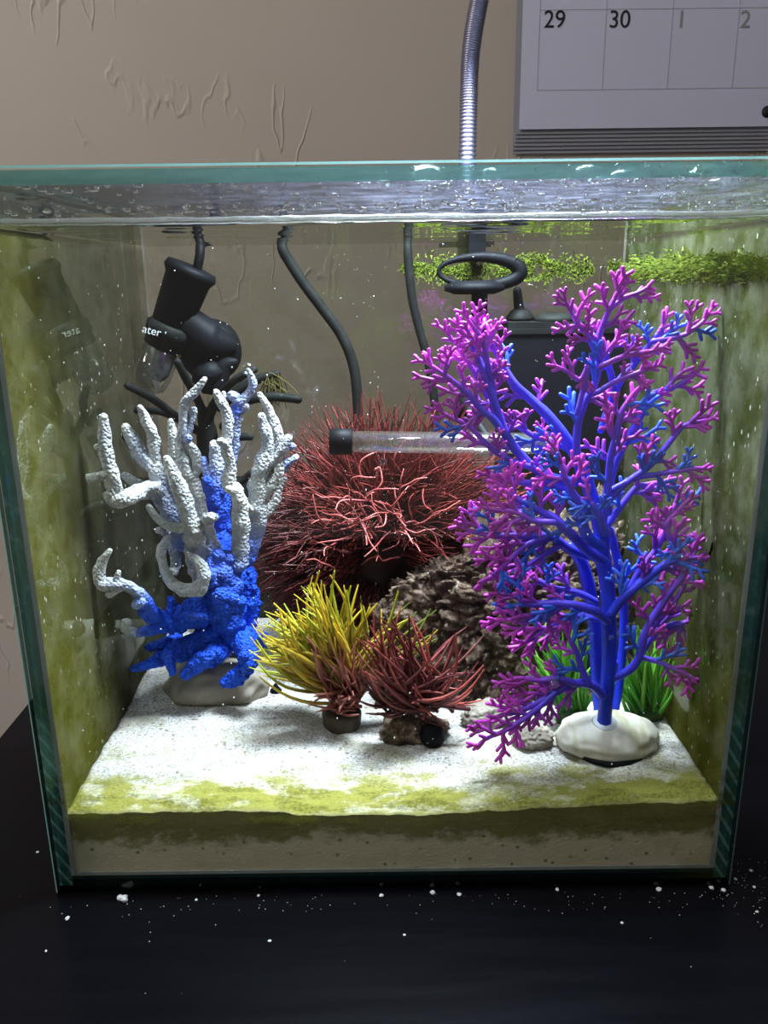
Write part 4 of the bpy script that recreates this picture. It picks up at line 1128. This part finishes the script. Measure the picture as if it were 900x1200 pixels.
CYB = .2015
for lb, pts, rp in (('thick dark cable bending down the back glass near the heater', [(331,291), (340,308), (357,334), (378,362), (400,393), (414,428), (419,470), (420,520), (421,560)], 6),
                    ('thinner dark cable hanging down the back glass beside the lamp clamp', [(478,296), (480,325), (484,355), (492,388), (502,425), (509,470), (511,520), (512,560)], 5)):
    m = MB(); P = [at(x, y, CYB) for x, y in pts]; cr_ = .0019; P = over_rim(P[0].x) + P; m.tube(P, [cr_] * 6 + [mm(P[-1], rp)] * len(pts), 10, 5); tag(m.build('cable', M_BLACK_DUSTY, None, origin=P[-1]), lb, 'cable')

FY0, FY1 = .180, YI1 - .0001
fa, fb = at(592, 392, FY0), at(733, 560, FY0)
fil = thing('filter_box', 'black internal filter box on the back glass behind the purple plant', 'filter', ((fa.x + fb.x) / 2, .19, fb.z))
xr = min(fb.x, XI - .004)
m = MB(); m.box((fa.x, FY0, fb.z), (xr, FY1, fa.z)); m.build('housing', M_BLACK, fil, False)
z1 = at(600, 378, FY0).z
m = MB(); m.box((fa.x - .001, FY0 - .001, fa.z + .0002), (xr + .0005, FY1, fa.z + .003)); m.box((fa.x + .002, FY0 + .001, fa.z + .003), (xr - .002, FY1 - .001, z1)); m.build('housing_lid', M_BLACK_DUSTY, fil, False)
a = at(609, 386, .2010); m = MB(); m.lathe([(0, .0085), (.002, .0085), (.006, .0055), (.007, .003)], (a.x, .2010, z1), (0, 0, 1), 24); m.build('outlet_foot', M_BLACK_DUSTY, fil)
m = MB(); m.tube([(a.x, .2010, z1 + .004), at(608, 360, .2030), at(606, 340, .2040)], [.0034, .0030, .0026], 12, 4); m.build('outlet_pipe', M_BLACK, fil)
a = at(652, 384, .19); m = MB(); m.lathe([(0, .013), (.003, .012), (.005, .008)], (a.x, .194, z1 - .0005), (0, 0, 1), 24); m.build('fill_knob', M_BLACK_DUSTY, fil)

# small black cone on the sand
q = at(323, 806, .115); z = sand_h(q.x, .115)
m = MB(); m.lathe([(-.001, .0032), (.0005, .0034), (.002, .0022), (.0045, .0008), (.005, .0002)], (q.x, .115, z), (0, 0, 1), 16)
tag(m.build('airstone_cone', M_RUBBER, None, origin=(q.x, .115, z)), 'tiny black cone standing on the sand beside the blue coral', 'cone')

# ------------------------------------------------------------------ algae mats near the water line, particles, bubbles, crumbs
AR = random.Random(31)
def algae_mat(lbl, name, spots, n, along):
    m = MB()
    for k in range(n):
        (x0, x1, y0, y1) = AR.choice(spots)
        x = AR.uniform(x0, x1); e = 4 * (x - x0) * (x1 - x) / (x1 - x0) ** 2
        y = (y0 + y1) / 2 + (y1 - y0) / 2 * AR.gauss(0, .5) * (.35 + .65 * e ** .5)
        if noise.noise(Vector((x * .05, y * .09, 3))) < -.28: continue
        p, nrm = along(x, y)
        ln = AR.uniform(.001, .0036)
        d = (nrm * .6 + Vector((AR.gauss(0, .5), AR.gauss(0, .3), AR.gauss(-.2, .6)))).normalized()
        sd = d.orthogonal().normalized() * AR.uniform(.0003, .0008); s2 = d.cross(sd)
        c = lerp3((.07, .105, .007), (.22, .28, .028), AR.random())
        m.add([p + sd, p - sd * .5 + s2 * .9, p - sd * .5 - s2 * .9, p + d * ln], [(0, 1, 3), (1, 2, 3), (2, 0, 3)], c)
    for q in m.v: q.x = min(q.x, XI - .0001); q.y = min(q.y, YI1 - .0001)
    tag(m.build(name, M_ALGAE, None, False, 'stuff'), lbl, 'algae')
def on_back(x, y): return at(x, y, YI1 - .0004), Vector((0, -1, 0))
def on_right(x, y):
    d = CAM_ROT @ Vector(((x - 450) / FPX, -(y - 600) / FPX, -1.0)); tt = (XI - .0006 - CAM_LOC.x) / d.x
    p = CAM_LOC + d * tt
    if p.y > YI1 - .001: p = at(x, y, YI1 - .0005); return p, Vector((0, -1, 0))
    if p.y < YI0 + .0008: p.y = YI0 + .001
    return p, Vector((-1, 0, 0))
algae_mat('bright green algae growing on the back glass at the water line', 'algae_mat', [(470, 560, 300, 330), (520, 610, 302, 332), (590, 695, 297, 332), (600, 660, 300, 326)], 5200, on_back)
algae_mat('bright green algae band on the right glass at the water line', 'algae_mat', [(712, 905, 299, 330), (730, 905, 302, 328), (780, 905, 298, 322)], 7000, on_right)

bpy.context.view_layer.update()
SOLID = []
for o in COL.objects:
    root = o
    while root.parent is not None: root = root.parent
    if o.type == 'MESH' and root.name.split('.')[0] in ('branching_plant', 'red_bush', 'plastic_grass', 'coral_ornament', 'lava_rock'):
        mw = o.matrix_world; co = [mw @ v.co for v in o.data.vertices]
        lo_ = [min(c[i] for c in co) - .001 for i in range(3)]; hi_ = [max(c[i] for c in co) + .001 for i in range(3)]
        SOLID.append((lo_, hi_, BVHTree.FromPolygons(co, [tuple(pl.vertices) for pl in o.data.polygons])))
def in_solid(p):
    for lo_, hi_, bv in SOLID:
        if all(lo_[i] < p[i] < hi_[i] for i in range(3)):
            loc, nr, _, dist = bv.find_nearest(p)
            if dist < .0008 or (dist < .004 and (p - loc).dot(nr) < 0): return True
    return False
m = MB()
for k in range(420):
    x = AR.uniform(-XI + .004, XI - .004); y = YI0 + .002 + .15 * AR.random() ** 2; z = AR.uniform(.05, .278)
    r = AR.choice((.00014, .00018, .00024, .00034))
    if in_solid(Vector((x, y, z))): continue
    blob(m, (x, y, z), (r, r, r * AR.uniform(1, 1.6)), 0)
tag(m.build('floating_particles', M_CRUMB, None, True, 'stuff'), 'tiny pale particles suspended in the tank water', 'particles')
for (px, py, Y, rp, lb) in ((449, 541, .094, 4.5, 'clear air bubble hanging under the glass tube'), (343, 508, .118, 2.6, 'small air bubble beside the right white coral tips'), (290, 432, .112, 8, 'large faint air bubble at the blue coral tip'), (716, 747, .040, 3.2, 'air bubble clinging to the blue plant trunk'), (649, 800, .030, 6.5, 'flat air bubble resting on the lower purple twigs')):
    p = at(px, py, Y); r = mm(p, rp); m = MB(); blob(m, p, (r, r, r), 3)
    tag(m.build('air_bubble', M_BUBBLE, None, origin=p), lb, 'bubble')

def on_table(px, py):
    d = CAM_ROT @ Vector(((px - 450) / FPX, -(py - 600) / FPX, -1.0)); tt = (0 - CAM_LOC.z) / d.z
    return CAM_LOC + d * tt
p = on_table(144, 1055); m = MB()
for k in range(5): blob(m, p + Vector((AR.uniform(-.0015, .0015), AR.uniform(-.0008, .0008), .0009)), (.0014, .0011, .0012), 1, .4, 3, seed=k)
tag(m.build('salt_crumb', M_CRUMB, None, False, origin=p), 'largest white salt crumb on the table at the tank front', 'crumb')
for k, (px, py, rp) in enumerate(((79, 1077, 3.5), (44, 999, 2), (54, 1115, 1.8), (230, 1055, 2), (303, 1050, 2.2), (316, 1103, 2), (447, 1050, 3), (507, 1047, 3.5), (538, 1049, 3), (653, 1043, 3), (772, 1043, 3.6), (833, 1040, 3.6), (848, 1044, 3.4), (862, 1031, 2.6), (880, 1021, 2.5), (884, 1040, 2.2), (887, 1069, 2), (729, 1082, 2.2), (860, 992, 1.8), (474, 1096, 1.8))):
    p = on_table(px, py); r = mm(p, rp) * .8
    if abs(p.x) < HW + .002: p.y = min(p.y, -r * 1.15)
    m = MB(); blob(m, p + Vector((0, 0, r * .45)), (r * AR.uniform(.9, 1.3), r, r * .55), 1, .45, 2.5, seed=k)
    lb, g = ('tiny white salt crumb tucked against the tank front edge', 'crumbs along the tank front edge') if 100 < px < 850 and py < 1060 else (('tiny white salt crumb beside the right front tank corner', 'crumbs by the right tank corner') if px > 850 else ('tiny white salt crumb out on the open black table', 'crumbs out on the table'))
    tag(m.build('salt_crumb', M_CRUMB, None, False, origin=p), lb, 'crumb', g)
m = MB()
for k in range(210):
    if k < 100: x, y = AR.gauss(.160, .012), AR.gauss(-.003, .014)
    elif k < 190: x, y = AR.uniform(-.15, .16), -.002 - abs(AR.gauss(0, .006))
    else: x, y = AR.uniform(-.2, .2), AR.uniform(-.07, 0)
    if y > -.001 and abs(x) < .152: continue
    r = AR.uniform(.00010, .00026)
    blob(m, (x, y, r * .5), (r, r, r * .6), 0)
tag(m.build('fine_dust', M_CRUMB, None, False, 'stuff'), 'fine white salt dust around the tank foot', 'dust')
